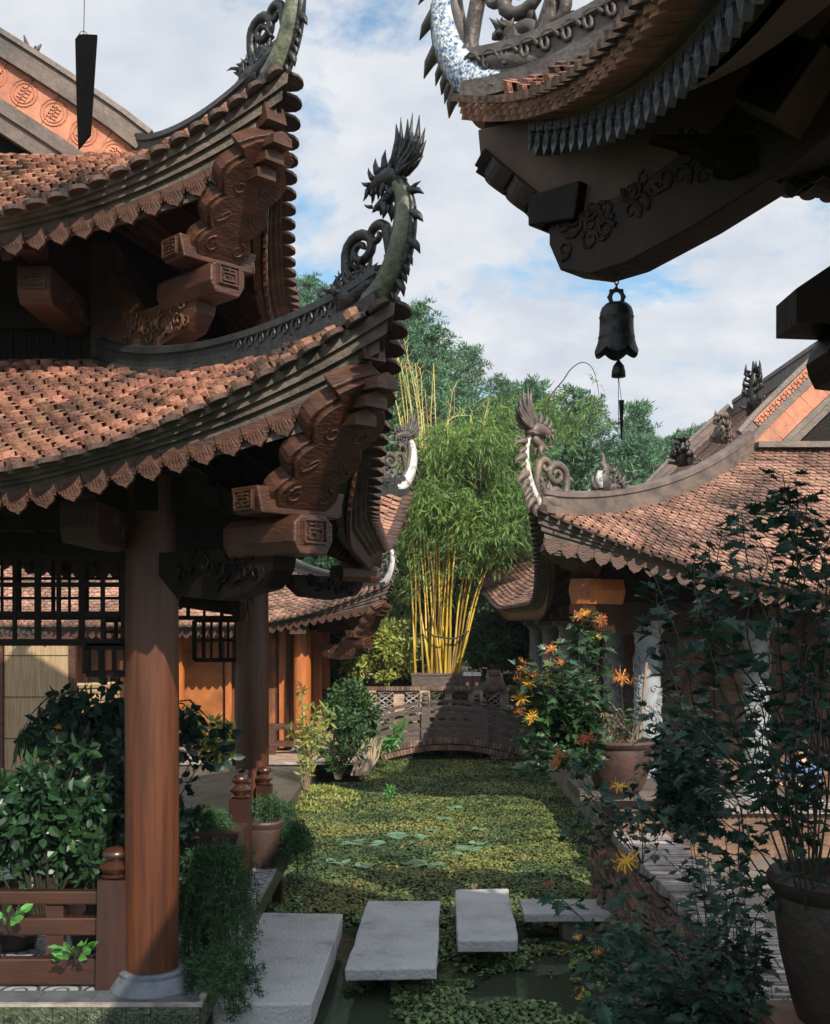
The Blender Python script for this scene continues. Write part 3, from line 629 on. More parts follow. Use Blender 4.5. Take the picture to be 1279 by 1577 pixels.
# upper storey: walls with dark balusters
w2 = MB(); 
for y, sg in ((8.85, -1), (12.35, 1)):
    w2.box((-3.72, y, 5.62), (2.5, .06, .14)); w2.box((-3.72, y, 5.0), (2.5, .06, .2)); w2.box((-3.72, y, 6.1), (2.5, .08, .35))
for x in (-2.47, -4.97):
    w2.box((x, 10.6, 5.62), (.06, 3.5, .14)); w2.box((x, 10.6, 5.0), (.06, 3.5, .2)); w2.box((x, 10.6, 6.1), (.08, 3.5, .35))
uw = w2.build('upper_storey', 'wood_dark', LP)
m = MB(); m.box((-3.72, 10.6, 5.5), (2.3, 3.3, 1.0)); m.build('inner_wall', 'wood_dark', uw)
for i in range(22): MB().lathe([(.008, 0), (.022, .05), (.012, .12), (.024, .22), (.012, .32), (.022, .4), (.008, .45)], (-4.85+i*.108, 8.84, 5.1), 8).build('baluster', 'wood_dark', uw)
for i in range(28): MB().lathe([(.008, 0), (.022, .05), (.012, .12), (.024, .22), (.012, .32), (.022, .4), (.008, .45)], (-2.46, 8.98+i*.12, 5.1), 6).build('baluster', 'wood_dark', uw)
for x in (-2.47, -4.97):
    for y in (8.85, 12.35): MB().box((x, y, 5.55), (.2, .2, 1.3)).build('upper_post', 'wood_deep', uw)
# rake-end curve of lower ridge (upper segment against the wall)
# brackets on the near right corner, both tiers
def hip_pt(rf, sx_, sy_, t, dz=0): return rf.hipcurve(sx_, sy_, n=50, dz=dz)[int(t*50)]
def corner_timber(rf, sx_, sy_, s, z_in, big=True, grp=None):
    tip = hip_pt(rf, sx_, sy_, 0, -.22); d2 = Vector((sx_, sy_, 0)).normalized()
    m = MB(); m.sweep([p+Vector((0, 0, -.28)) for p in rf.hipcurve(sx_, sy_, t0=.03, t1=1)], rectprof(.16, .2)); m.build('hip_rafter', 'wood', LP)
    b_in = tip-d2*(.86*s)-Vector((0, 0, .86*s)); b_out = tip-d2*(.12*s)-Vector((0, 0, .12*s))
    o = lobed_bracket(LP, b_in, b_out, .50*s, .22*s)
    # chevron nose blocks that step out under the tip
    k = MB()
    for i in range(3):
        c = tip-d2*(.05+.07*i)*s-Vector((0, 0, .10+.09*i))*s; S_ = Vector((-d2.y, d2.x, 0)); V_ = Vector((0, 0, 1))
        k.prism([(-.08*s, -.045*s), (.08*s, -.045*s), (.08*s, .015*s), (0, .05*s), (-.08*s, .015*s)], (c-d2*.05*s-Vector((0, 0, .12*s)), S_, V_, d2), (.2-.04*i)*s)
    bevel(k.build('nose_block', 'wood', o))
    S_ = Vector((-d2.y, d2.x, 0))
    c = b_in-d2*.02*s
    q = MB().prism([(-.30*s, -.08*s), (.30*s, -.08*s), (.34*s, .08*s), (-.34*s, .08*s)], (c+Vector((0, 0, .02)), S_, Vector((0, 0, 1)), d2), .26*s).build('bracket_block', 'wood', o); bevel(q, .01)
    for sg in (-1, 1):
        k = MB(); meander(k, c+S_*(sg*.335*s)+Vector((0, 0, .02)), d2, Vector((0, 0, 1)), S_*sg, .2*s, .13*s, t=.1); k.build('key_carving', 'wood', q)
    # round-backed log end
    e = c-d2*.14*s-Vector((0, 0, .16*s)); out = [(-.15*s, -.06*s), (-.10*s, -.14*s), (.10*s, -.14*s), (.15*s, -.06*s), (.15*s, .05*s), (.09*s, .10*s), (-.09*s, .10*s), (-.15*s, .05*s)]
    e = e+d2*.14*s
    lg = MB().prism(out, (e-d2*.12*s, S_, Vector((0, 0, 1)), d2), .72*s).build('log_end', 'wood', LP); bevel(lg, .012)
    k = MB(); meander(k, e+d2*(.245*s), S_, Vector((0, 0, 1)), d2, .2*s, .16*s, t=.09); k.build('key_carving', 'wood', lg)
    # carved arm below
    f = e-d2*.42*s-Vector((0, 0, .20*s)); m = MB().prism([(-.9*s, -.02*s), (-.7*s, -.16*s), (-.2*s, -.2*s), (.25*s, -.13*s), (.36*s, -.02*s), (.40*s, .12*s), (-.9*s, .14*s)], (f, d2, Vector((0, 0, 1)), S_), .18*s)
    arm = m.build('bracket_arm', 'wood_dark' if z_in else 'wood', LP)
    k = MB()
    for i in range(22):
        x = -.62+i*.042; cc = f+d2*(x*s)+Vector((0, 0, random.uniform(-.1, .13)*s))
        for sg in (-1, 1):
            r0 = random.uniform(.04, .075)*s; ph = random.uniform(0, 6)
            k.tube([cc+S_*(sg*.10*s)+d2*(r0*math.cos(ph+j*.85)*(1-j*.1))+Vector((0, 0, r0*math.sin(ph+j*.85)*(1-j*.1))) for j in range(9)], [r0*.26*(1-j*.09) for j in range(9)], 5)
    k.build('flame_carving', 'wood_dark' if z_in else 'wood_gilt', arm)
    return o
corner_timber(rf1, 1, -1, 1.0, 1); corner_timber(rf2, 1, -1, .95, 0)
corner_timber(rf1, 1, 1, .9, 1)
# square carved beam ends under both eaves
beam_end(LP, (-1.93-.28, 7.25, 3.86), .25, .27, 1.0, name='beam_end')
beam_end(LP, (-2.73, 7.9, 5.62), .24, .26, .9, name='beam_end')
beam_end(LP, (-5.5, 7.25, 3.86), .25, .27, 1.0, name='beam_end')
m = MB(); m.box((-2.73, 7.86, 5.86), (.14, .3, .12)); m.box((-2.2, 7.2, 4.06), (.14, .3, .12)); m.build('beam_block', 'wood', LP)
# diagonal struts under the upper eave
m = MB()
d2 = Vector((1, -1, 0)).normalized()
m.bar((-2.40, 8.78, 5.95), (-1.95, 8.33, 5.25), .10, .14); m.bar((-2.42, 9.4, 5.9), (-1.75, 9.4, 5.45), .1, .12); m.bar((-2.42, 10.9, 5.9), (-1.75, 10.9, 5.45), .1, .12)
m.build('strut', 'wood', LP)
# hanging lattice frames between columns
def lattice(th, x0, x1, z0, z1, y, nv, nh, axis='x', drop=None, m_='wood_dark', nm='lattice_frame'):
    m = MB()
    def B(a, b, w): 
        P_ = (lambda u, z: (u, y, z)) if axis == 'x' else (lambda u, z: (y, u, z)); m.bar(P_(*a), P_(*b), w, w)
    for z in (z0, z1): B((x0, z), (x1, z), .05)
    for i in range(nh): z = z0+(z1-z0)*(i+1)/(nh+1); B((x0, z), (x1, z), .035)
    for i in range(nv+1):
        u = x0+(x1-x0)*i/nv; B((u, z0), (u, z1), .05 if i in (0, nv) else .028)
        if 0 < i < nv and i % 2: B((u+.02, z0), (u+.02, z1), .02)
    return m.build(nm, m_, th)
# frames at px -> world
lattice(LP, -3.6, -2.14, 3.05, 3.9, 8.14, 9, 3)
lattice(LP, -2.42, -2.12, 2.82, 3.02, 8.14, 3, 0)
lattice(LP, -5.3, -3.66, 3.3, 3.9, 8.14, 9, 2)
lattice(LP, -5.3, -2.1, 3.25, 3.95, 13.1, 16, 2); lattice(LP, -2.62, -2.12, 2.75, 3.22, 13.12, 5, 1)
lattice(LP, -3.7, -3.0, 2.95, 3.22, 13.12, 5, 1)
lattice(LP, 8.4, 12.9, 3.5, 3.98, -5.5, 18, 2, axis='y')
# carved bracket boards beside the columns
def carved_board(th, pts, o, U, N, th_=.08, n=40, m_='wood_dark', nm='carved_board', cm='wood_gilt'):
    b = MB().prism(pts, (Vector(o), Vector(U), Vector((0, 0, 1)), Vector(N)), th_).build(nm, m_, th); k = MB(); xs = [p[0] for p in pts]; zs = [p[1] for p in pts]
    def inside(x, z):
        c = False
        for i in range(len(pts)):
            (x1, y1), (x2, y2) = pts[i], pts[i-1]
            if (y1 > z) != (y2 > z) and x < (x2-x1)*(z-y1)/(y2-y1)+x1: c = not c
        return c
    for _ in range(n):
        x, z = random.uniform(min(xs), max(xs)), random.uniform(min(zs), max(zs))
        if not inside(x, z): continue
        r0 = random.uniform(.03, .07); ph = random.uniform(0, 6)
        for sg in (-1, 1):
            c = Vector(o)+Vector(U)*x+Vector((0, 0, z))+Vector(N)*(sg*(th_*.5+.004))
            k.tube([c+Vector(U)*(r0*math.cos(ph+j*.85)*(1-j*.1))+Vector((0, 0, r0*math.sin(ph+j*.85)*(1-j*.1))) for j in range(9)], [r0*.25*(1-j*.09) for j in range(9)], 5)
    k.build('relief', cm, b); return b
carved_board(LP, [(0, 0), (0, -.62), (.10, -.5), (.22, -.42), (.4, -.3), (.55, -.1), (.9, 0)], (-1.75, 8.1, 3.98), (1, 0, 0), (0, 1, 0), m_='wood_dark', cm='wood_dark')
carved_board(LP, [(0, 0), (0, -.8), (.5, -.76), (.9, -.66), (1.05, -.3), (1.2, 0)], (-1.93, 11.9, 4.0), (0, 1, 0), (1, 0, 0), m_='wood_dark', n=70)
carved_board(LP, [(0, 0), (0, -.72), (-.7, -.62), (-1.2, -.2), (-1.3, 0)], (-2.1, 13.0, 4.0), (1, 0, 0), (0, 1, 0), m_='wood_dark', n=60, cm='wood_dark')
carved_board(LP, [(0, 0), (0, -.6), (.6, -.5), (1.3, -.15), (1.4, 0)], (-1.93, 8.3, 4.0), (0, 1, 0), (1, 0, 0), m_='wood_dark', n=60, cm='wood_dark')
# dragons
dragon(LP, hip_pt(rf1, 1, -1, 0, .10), (1, -1), .80, stretch=1.25, label='dark dragon finial with a mossy green neck')
dragon(LP, hip_pt(rf2, 1, -1, 0, .10), (1, -1), .85, stretch=1.15)
dragon(LP, hip_pt(rf1, 1, 1, 0, .12), (1, 1), .9, body='dragon_grey', neck='porcelain', detail=1, label='grey dragon finial with a white porcelain neck')
for a, b, rf in ((-1, -1, rf1), (-1, 1, rf1), (-1, -1, rf2), (1, 1, rf2), (-1, 1, rf2)): dragon(LP, hip_pt(rf, a, b, 0, .1), (a, b), .9, detail=0)
m = MB(); ridge_carving(m, rf1.hipcurve(1, -1, t0=0, t1=.42, dz=.02), .13, .22, .13, .045); ridge_carving(m, rf1.hipcurve(1, 1, t0=0, t1=.45, dz=.02), .13, .22, .13, .05); m.build('ridge_carving', 'ridge_dark', LP)
m = MB(); m.tube([Vector((-3.0, 8.6, 7.35)), Vector((-2.98, 8.6, 7.5)), Vector((-3.02, 8.6, 7.66))], [.07, .06, .02], 6)
for i in range(16): m.tube([Vector((-3.0+random.uniform(-.07, .07), 8.6+random.uniform(-.05, .05), 7.35+i*.018)), Vector((-3.0+random.uniform(-.09, .09), 8.6+random.uniform(-.06, .06), 7.45+i*.02))], [.03, .006], 5)
m.build('rake_finial', 'dragon_grey', LP)
# deck
DK = tag(MB().box((-4.75, 10.95, .46), (6.5, 6.5, .12)).build('deck_slab', 'deck_tile'), 'low pavilion deck slab with dark interlaced ring floor tiles and green glazed edge', 'deck')
DK.name = 'pavilion_deck'
m = MB()
for i in range(40): m.box((-1.5-.085-i*.17, 7.69, .44), (.165, .02, .155))
for i in range(39): m.box((-1.49, 7.785+i*.17, .44), (.02, .165, .155))
gt = m.build('glazed_edge', 'green_glaze', DK)
m = MB()
for i in range(16): m.box((-1.72-i*.38, 7.87, .523), (.372, .262, .012))
m.build('border_tiles', 'slate', DK)
m = MB(); m.box((-4.75, 7.715, .525), (6.53, .045, .022)); m.box((-1.515, 10.96, .5255), (.045, 6.44, .022)); m.build('edge_strip', 'brick_cap', DK)
m = MB()
for i in range(40):
    s_ = .17; bx_ = -1.5-.085-i*s_
    for k in range(4): m.tube([Vector((bx_+random.uniform(-.06, .06)+.03*math.cos(j), 7.678, .44+random.uniform(-.04, .04)*0+.04*math.sin(j*1.3+k))) for j in range(8)], .006, 4)
m.build('edge_relief', 'green_glaze', DK)
m = MB(); m.box((-4.8, 11.0, .15), (6.2, 6.2, .5)); m.build('deck_base', 'brick_dark', DK)
m = MB()
for y in (8.2, 9.3, 10.4, 11.4, 12.5): m.box((-1.56, y, .18), (.1, .12, .44))
m.build('deck_pier', 'wood_deep', DK)
# railing
def newel(x, y, zb, h, w, par, m_='rail_wood'):
    o = MB().box((x, y, zb+h*.39), (w, w, h*.78), taper=.9).build('newel_post', 'post_wood' if m_ == 'rail_wood' else m_, par)
    f = MB().lathe([(w*.40, 0), (w*.46, h*.015), (w*.3, h*.03), (w*.48, h*.06), (w*.52, h*.08), (w*.36, h*.11), (w*.26, h*.125), (w*.40, h*.15), (w*.42, h*.175), (w*.32, h*.205), (w*.1, h*.22)], (x, y, zb+h*.78), 20).build('post_finial', m_, o); smooth_auto(f, 60)
    return o
RL = thing('railing', (-2.23, 8.12, .52), 'low dark brown wooden railing with turned post knobs beside the nearest column', 'railing')
newel(-2.20, 8.12, .52, 1.03, .235, RL); newel(-5.3, 8.12, .52, 1.03, .22, RL); newel(-1.78, 11.25, .52, 1.14, .22, RL); newel(-2.04, 10.0, .52, .92, .17, RL); newel(-1.95, 12.5, .52, 1.02, .19, RL); newel(-1.76, 12.9, .52, 1.0, .19, RL)
for z, h in ((1.18, .10), (.97, .13), (.64, .19)): bevel(MB().box((-3.76, 8.12, z), (2.92, .09, h)).build('rail', 'rail_wood', RL), .012)
for i in range(6): MB().box((-2.64-i*.48, 8.12, .87), (.13, .07, .5)).build('baluster', 'rail_wood', RL)
# ------------------------------------------------------------------ stepping stones
def slab(label, pts, z, th_, leg):
    c = sum((Vector((x, y, 0)) for x, y in pts), Vector())/4; t = thing('stepping_stone', (c.x, c.y, 0), label, 'stepping stone', 'stone slabs crossing the pond')
    n = 10; top = []
    for i in range(4):
        a, b = Vector(pts[i]), Vector(pts[(i+1) % 4])
        for k in range(n):
            q = a.lerp(b, k/n); j = random.choice((0, 0, random.uniform(-.004, .004), random.uniform(-.003, .016))) if k else random.uniform(0, .01); d = (b-a).normalized(); top.append(q+Vector((-d.y, d.x))*j)
    N = len(top); vs = [(p.x*1.0, p.y, z) for p in top]+[(p.x+(p.x-c.x)*.012, p.y+(p.y-c.y)*.008, z-.02) for p in top]+[(p.x+random.uniform(-.008, .008), p.y+random.uniform(-.008, .008), z-th_) for p in top]
    m = MB().add(vs, [tuple(range(N))]+[(r*N+i, (r+1)*N+i, (r+1)*N+(i+1) % N, r*N+(i+1) % N)[::1] for r in (0, 1) for i in range(N)]+[tuple(range(2*N, 3*N))[::-1]])
    bevel(m.build('slab', 'stone', t), .012)
    for y in leg: MB().box((c.x, c.y+y, (z-th_)/2-.1), (.32, .3, z-th_+.2-.006)).build('pier', 'rock', t)
def wp(px, py, z): Y = (CZ-z)*F0/(py-HY); return ((px-HX)/F0*Y, Y)
slab('largest pale stone slab, touching the pavilion deck at left', [wp(322, 1547, .34), wp(482, 1543, .34), wp(528, 1407, .34), wp(400, 1405, .34)], .34, .22, (-.6, .7))
slab('broad pale stone slab, second stepping stone from the deck', [wp(532, 1491, .30), wp(672, 1489, .30), wp(678, 1387, .30), wp(566, 1387, .30)], .30, .11, (0,))
slab('narrow upright-looking stone slab, third from the pavilion deck', [wp(705, 1447, .32), wp(799, 1446, .32), wp(783, 1368, .32), wp(701, 1370, .32)], .32, .12, (0,))
slab('thin stone slab running in under the brick parapet on the right', [wp(808, 1407, .30), wp(985, 1406, .30), wp(960, 1384, .30), wp(800, 1384, .30)], .30, .09, (0,))
# ------------------------------------------------------------------ wooden hall, middle left
WH = thing('wooden_hall', (-6.4, 28, .34), 'timber hall with orange-brown plank walls and tiled roof behind the pavilion', 'hall')
rfw = Roof(-6.4, 28.5, 5.35, 5.5, 3.2, 3.2, 3.12, 1.55, .85, .5, 3.2, p=2.2, q=1.4)
roof_build(WH, rfw, 'tile_far', .12, .12, sides='FR', val_mat='wood', rw=.16, rh=.22, val_step=.18, val_h=.17, ribs=False, teeth=.17)
soffit(WH, rfw, 'wood_deep')
gable(WH, -6.4, 25.3, 31.7, 3.2, 4.68, 6.6, 'tile_far', .16, .13, 'ridge_brown', bw=.26, tiles='R')
for x in (-2.45, -5.2, -8.0, -10.6): column(WH, x, 24.0, .36, 3.2, .19, 'column_orange', base=.12, bmat='stone_grey')
for y in (26.9, 29.6, 32.4): column(WH, -2.45, y, .36, 3.2, .18, 'column_orange', base=.12, bmat='stone_grey')
m = MB(); m.box((-7.0, 24.75, 1.8), (8.2, .08, 2.9)); pw = m.build('plank_wall', 'panel_wood', WH); MB().box((-4.75, 24.69, 1.8), (.9, .05, 2.7)).build('door_panel', 'wall_panel_lit', WH)
m = MB(); m.box((-3.0, 29.2, 1.8), (.08, 8.9, 2.9)); m.build('side_wall', 'panel_wood', WH)
m = MB()
for i in range(28): m.box((-10.9+i*.3, 24.69, 1.8), (.02, .03, 2.7))
m.build('wall_batten', 'wood', pw)
for x in (-2.95, -3.9, -4.15, -5.6, -6.8): MB().box((x, 24.62, 1.8), (.14, .12, 2.8)).build('door_post', 'column_orange', WH)
m = MB(); m.box((-6.4, 24.0, 3.14), (8.6, .2, .22)); m.box((-2.45, 28.2, 3.141), (.2, 8.6, .22)); m.build('eave_beam', 'wood_dark', WH)
m = MB()
for x in (-2.45, -5.2, -8.0, -10.6): m.box((x, 23.5, 3.05), (.34, .9, .2))
for y in (26.9, 29.6, 32.4): m.box((-2.0, y, 3.05), (.9, .3, .2))
m.build('beam_end', 'wood', WH)
_LP = LP; LP = WH
corner_timber(rfw, 1, -1, .95, 0)
LP = _LP
dragon(WH, hip_pt(rfw, 1, -1, 0, .1), (1, -1), .9, body='dragon_grey', neck='porcelain', detail=0)
dragon(WH, hip_pt(rfw, 1, 1, 0, .1), (1, 1), .9, body='dragon_grey', neck='porcelain', detail=0)
m = MB(); m.box((-6.2, 23.0, .24), (10.2, 2.2, .3)); m.box((-1.62, 28.2, .241), (1.15, 12.6, .3)); m.build('hall_plinth', 'brick', WH)
m = MB(); m.box((-6.2, 21.88, .405), (10.3, .1, .05)); m.box((-1.03, 28.0, .4055), (.1, 12.4, .05)); m.build('plinth_coping', 'brick_cap', WH)
BR = thing('bench_rail', (-4.2, 23.4, .4), 'reddish timber bench rail running along the plank-walled hall', 'railing')
for z, h in ((.98, .13), (.62, .12)): MB().box((-5.6, 23.45, z), (7.0, .12, h)).build('rail', 'wood', BR)
for i in range(10): MB().box((-2.3-i*.74, 23.45, .69), (.16, .1, .58)).build('baluster', 'wood', BR)
# ------------------------------------------------------------------ long hall, right
RH = thing('long_hall', (8.2, 24, .42), 'long tiled hall with upswept dragon corners and stone columns on the right bank', 'hall')
rfr = Roof(8.0, 23.3, 5.85, 8.0, 2.15, 4.15, 3.52, 2.72, 1.18, .50, 5.2, p=2.3, q=1.75, g=1.12)
roof_build(RH, rfr, 'tile_far', .105, .115, sides='FL', ridge='ridge_brown', rw=.20, rh=.28, val_step=.24, val_h=.2, val_mat='wood', ribs=False, teeth=.17, arange={})
soffit(RH, rfr, 'wood_deep', raf=.8)
gable(RH, 8.0, 19.15, 27.45, 2.15, 6.28, 8.35, 'tile_far', .125, .115, 'ridge_brown', bw=.34, tiles='L', motif=False, cap=.3)
m = MB(); m.box((8.0, 18.95, 6.23), (4.3, .35, .1)); m.build('gable_sill', 'ridge_brown', RH)
# lattice strip above the orange band
m = MB()
for sg in (-1, 1):
    a, b = Vector((8+sg*2.1, 19.08, 6.62)), Vector((8+sg*.1, 19.08, 8.6)); d = (b-a).normalized(); u = Vector((0, 1, 0)).cross(d); u = u if u.z > 0 else -u; L = (b-a).length; n = int(L/.13)
    m.bar(a, b, .05, .17, up=u)
    for i in range(n):
        c = a+d*(i+.5)*L/n+Vector((0, -.035, 0)); m.bar(c-d*.05-u*.05, c+d*.05+u*.05, .03, .022, up=(0, -1, 0)); m.bar(c-d*.05+u*.05, c+d*.05-u*.05, .03, .022, up=(0, -1, 0))
m.build('pierced_tile_strip', 'orange_tile', RH)
def stone_column(x, y, carved=True):
    o = MB().lathe([(.20, .12), (.21, .9), (.20, 1.8), (.185, 2.42), (.20, 2.45), (.20, 2.5), (.19, 2.53), (.215, 2.6), (.26, 2.66), (.28, 2.7)], (x, y, .42), 28).build('stone_column', 'stone_grey', RH); smooth_auto(o)
    MB().box((x, y, 3.17), (.66, .66, .10)).build('capital', 'stone_grey', o); MB().box((x, y, .48), (.6, .6, .12)).build('plinth', 'stone_grey', o)
    if carved:
        k = MB()
        for i in range(110):
            th_ = random.uniform(PI*.9, 2.15*PI); z = .62+i/110*2.15; r0 = random.uniform(.045, .08)
            def Q(u, v): a = th_+u/.215; return Vector((x+.212*math.cos(a), y+.212*math.sin(a), z+v))
            cw = random.choice((-1, 1)); ph = random.uniform(0, 6)
            k.tube([Q(r0*math.cos(ph+cw*j*.7)*(1-j*.075), r0*math.sin(ph+cw*j*.7)*(1-j*.075)) for j in range(12)], [.013*(1-j*.06) for j in range(12)], 5)
        k.build('cloud_relief', 'stone_grey', o, smooth=True)
    return o
for x in (3.58, 5.25, 7.2, 9.3): stone_column(x, 17.0, x < 7)
stone_column(3.66, 20.2, True)
for x, y in ((3.3, 23.6), (3.22, 26.3), (3.2, 29.0), (3.1, 31.0)): stone_column(x, y, False)
m = MB(); m.box((8.0, 17.0, 3.36), (9.2, .3, .26)); m.box((3.45, 24.3, 3.361), (.5, 14.2, .26)); m.build('eave_beam', 'wood_deep', RH)
m = MB()
for y in (20.4, 22.0, 23.6, 25.0, 26.3, 27.7, 29.0, 30.0): m.prism([(-.2, -.1), (.95, -.02), (1.0, .2), (-.2, .2)], (Vector((3.66, y, 3.3)), Vector((-1, 0, 0)), Vector((0, 0, 1)), Vector((0, 1, 0))), .22)
for x in (5.25, 7.2, 9.3): m.prism([(-.2, -.1), (.95, -.02), (1.0, .2), (-.2, .2)], (Vector((x, 17.0, 3.3)), Vector((0, -1, 0)), Vector((0, 0, 1)), Vector((1, 0, 0))), .22)
m.build('rafter_end', 'wood', RH)
m = MB(); m.box((8.6, 18.6, 1.9), (8.6, .15, 3.0)); m.box((4.9, 24.4, 1.9), (.15, 11.6, 3.0)); m.build('brick_wall', 'brick_dark', RH)
for x, w in ((4.25, .22), (5.05, .10), (6.6, .2)): MB().box((x, 18.45, 1.9), (w, .16, 3.0)).build('wall_post', 'wood', RH)
# corner log bracket of the right hall
d2 = Vector((-1, -1, 0)).normalized(); S_ = Vector((1, -1, 0)).normalized(); tipr = hip_pt(rfr, -1, -1, 0, -.2)
m = MB(); m.sweep([p+Vector((0, 0, -.3)) for p in rfr.hipcurve(-1, -1, t0=.03, t1=.8)], rectprof(.22, .24)); m.build('hip_rafter', 'wood', RH)
bb = Vector((2.72, 16.1, 3.62)); m = MB().prism([(-.15, -.16), (.15, -.16), (.2, .04), (.16, .2), (-.16, .2), (-.2, .04)], (bb+d2*.1, S_, Vector((0, 0, 1)), d2), .85); m.build('log_end', 'column_orange', RH)
lobed_bracket(RH, bb+d2*.25+Vector((0, 0, .3)), tipr-d2*.2-Vector((0, 0, .25)), .42, .2)
m = MB(); m.prism([(-1.0, -.05), (-.6, -.28), (.3, -.22), (.62, .02), (.62, .16), (-1.0, .2)], (bb+Vector((0, 0, -.32)), d2, Vector((0, 0, 1)), S_), .24); m.build('bracket_arm', 'wood_deep', RH)
dragon(RH, hip_pt(rfr, -1, -1, 0, .12), (-1, -1), 1.32, body='ridge_brown', neck='porcelain', beast=False, stretch=1.35, thin=.42)
dragon(RH, hip_pt(rfr, -1, 1, 0, .12), (-1, 1), 1.15, body='dragon_dark', neck='porcelain', detail=0, beast=True, stretch=.9, thin=.7)
def beast(par, p, d, s, m_='dragon_grey', white=True, nm='ridge_beast'):
    d = Vector(d).normalized(); m = MB(); up = Vector((0, 0, 1)); n_ = d.cross(up)
    m.tube([p, p+up*.18*s+d*.05*s, p+up*.34*s-d*.02*s, p+up*.42*s+d*.08*s], [.10*s, .11*s, .07*s, .04*s], 8); m.tube([p+up*.05*s-d*.1*s, p+up*.1*s-d*.3*s, p+up*.0*s-d*.5*s], [.06*s, .06*s, .03*s], 8)
    o = m.build(nm, m_, par, smooth=True); k = MB()
    if white: MB().tube([p+d*.10*s+up*.03*s, p+d*.13*s+up*.16*s, p+d*.10*s+up*.28*s], [.05*s, .07*s, .04*s], 7).build('porcelain_chest', 'porcelain', o, smooth=True)
    def f(x, y, n=0): return p+d*(x*.0037*s)+up*(y*.0037*s)+n_*(n*.0037*s)
    f.k = .0037*s
    for q in range(80):
        x, y = random.uniform(-130, 30), 0; y = random.uniform(0, 110)*(1-abs(x+20)/150); a = random.uniform(.1, 3.0); l = random.uniform(18, 44); spike(k, f, x, y, x+l*math.cos(a), y+l*math.sin(a), random.uniform(5, 9), random.uniform(-.4, .4), random.uniform(-16, 16), random.uniform(-34, 34))
    spike(k, f, 10, 100, 20, 158, 12, .2); spike(k, f, 60, 0, 70, 60, 11, -.4); k.build('mane', m_, o, smooth=True); return o
hc = rfr.hipcurve(-1, -1, n=50, dz=.3)
beast(RH, hc[12], (-1, -1, 0), .95)
def tall_finial(par, p, h, m_='dragon_dark', w=.14):
    k = MB(); k.tube([p, p+vv(0, 0, h*.4), p+vv(.02, 0, h*.8), p+vv(0, 0, h)], [w*.7, w*.6, w*.3, .01], 7)
    for q in range(40):
        z = random.uniform(0, h*.85); a = random.uniform(0, 6.28); r_ = w*(1.1-z/h*.8); c = p+vv(.3*w*math.cos(a), .3*w*math.sin(a), z); k.tube([c, c+vv(r_*math.cos(a), r_*math.sin(a), h*.05), c+vv(r_*.9*math.cos(a), r_*.9*math.sin(a), h*.17)], [w*.22, w*.18, .004], 5)
    return k.build('ridge_finial', m_, par, smooth=True)
tall_finial(RH, at(1160, 640, 19.8), .98, w=.17); tall_finial(RH, at(1112, 682, 21), .62, 'ridge_brown', w=.17); tall_finial(RH, at(1050, 716, 22), .62, w=.19)
beast(RH, at(1062, 716, 22), (-1, 0, 0), .55, 'ridge_brown', False)
# ------------------------------------------------------------------ pavilion overhead, near right
NP = thing('near_pavilion', (3.4, .3, 1.55), 'shadowed near pavilion corner jutting in from the upper right, above the bell', 'pavilion')
rfn = Roof(3.42, .3, 2.62, 4.3, 1.0, 2.6, 4.97, 1.9, .66, .52, 3.0, p=4.2, q=1.4, g=1.8); rfn.gk = .8; rfn.g0 = .28; rfn.gr = 2.6
rn_ = roof_build(NP, rfn, 'tile', .085, .08, sides='LB', ridge='dragon_grey', rw=.14, rh=.2, val_step=.10, val_h=.17, val_mat='valance_shiny', ribs=True, teeth=.085, shape=PEND2)
for o_ in list(rn_.children):
    if o_.name.startswith('eave_valance'): bpy.data.objects.remove(o_)
m = MB(); pendants(rfn, m, 'L', .085, .125, ribs=True, shape=PEND2); m.build('eave_valance', 'valance_shiny', rn_)
m = MB()
for i in range(1, 4): tongues(rfn, m, 'LB', .085, dz=-.027*i, ln=.085-.008*i)
m.build('stacked_eave_tiles', 'tile', rn_)
soffit(NP, rfn, 'plaster_brown')
gable(NP, 3.42, -2.2, 2.8, 1.0, 6.83, 8.1, 'tile', .14, .12, 'ridge_dark', tiles='', motif=False)
def hd_(d, z): return Vector((.2+d, 5.1-d, z))
UD = Vector((1, -1, 0)); ND = Vector((1, 1, 0)).normalized(); ZU = Vector((0, 0, 1))
lobed_bracket(NP, hd_(.44, 4.88), hd_(.12, 5.30), .24, .14, m_='wood_arm')
tp = [hip_pt(rfn, -1, 1, t_, -.2) for t_ in (.04, .1, .2, .3, .42, .55, .7, .85)]; UH = Vector((1, -1, 0)).normalized(); oH = hd_(0, 0)
out_ = [((p-oH).dot(UH), p.z) for p in tp]+[(2.0, 5.9), (1.75, 5.35), (1.35, 5.02), (1.0, 4.86), (.62, 4.80), (.45, 4.95), (.2, 5.2)]
bevel(MB().prism(out_, (oH, UH, Vector((0, 0, 1)), Vector((1, 1, 0)).normalized()), .13).build('hip_board', 'plaster_brown', NP), .006)
m = MB().prism([(-.0, -.06), (.17, -.09), (.19, .06), (0, .07)], (hd_(.36, 4.93), UD, ZU, ND), .24); bevel(m.build('bracket_block', 'wood_dark', NP), .008)
m = MB().prism([(0, -.02), (.04, -.14), (.15, -.19), (.27, -.185), (.5, -.11), (.75, .0), (1.0, .16), (1.35, .42), (1.35, .72), (1.0, .5), (.6, .25), (.3, .10), (0, .06)], (hd_(.42, 4.80), UD, ZU, ND), .17)
arm = m.build('carved_arm', 'wood_arm', NP); bevel(arm, .008); k = MB()
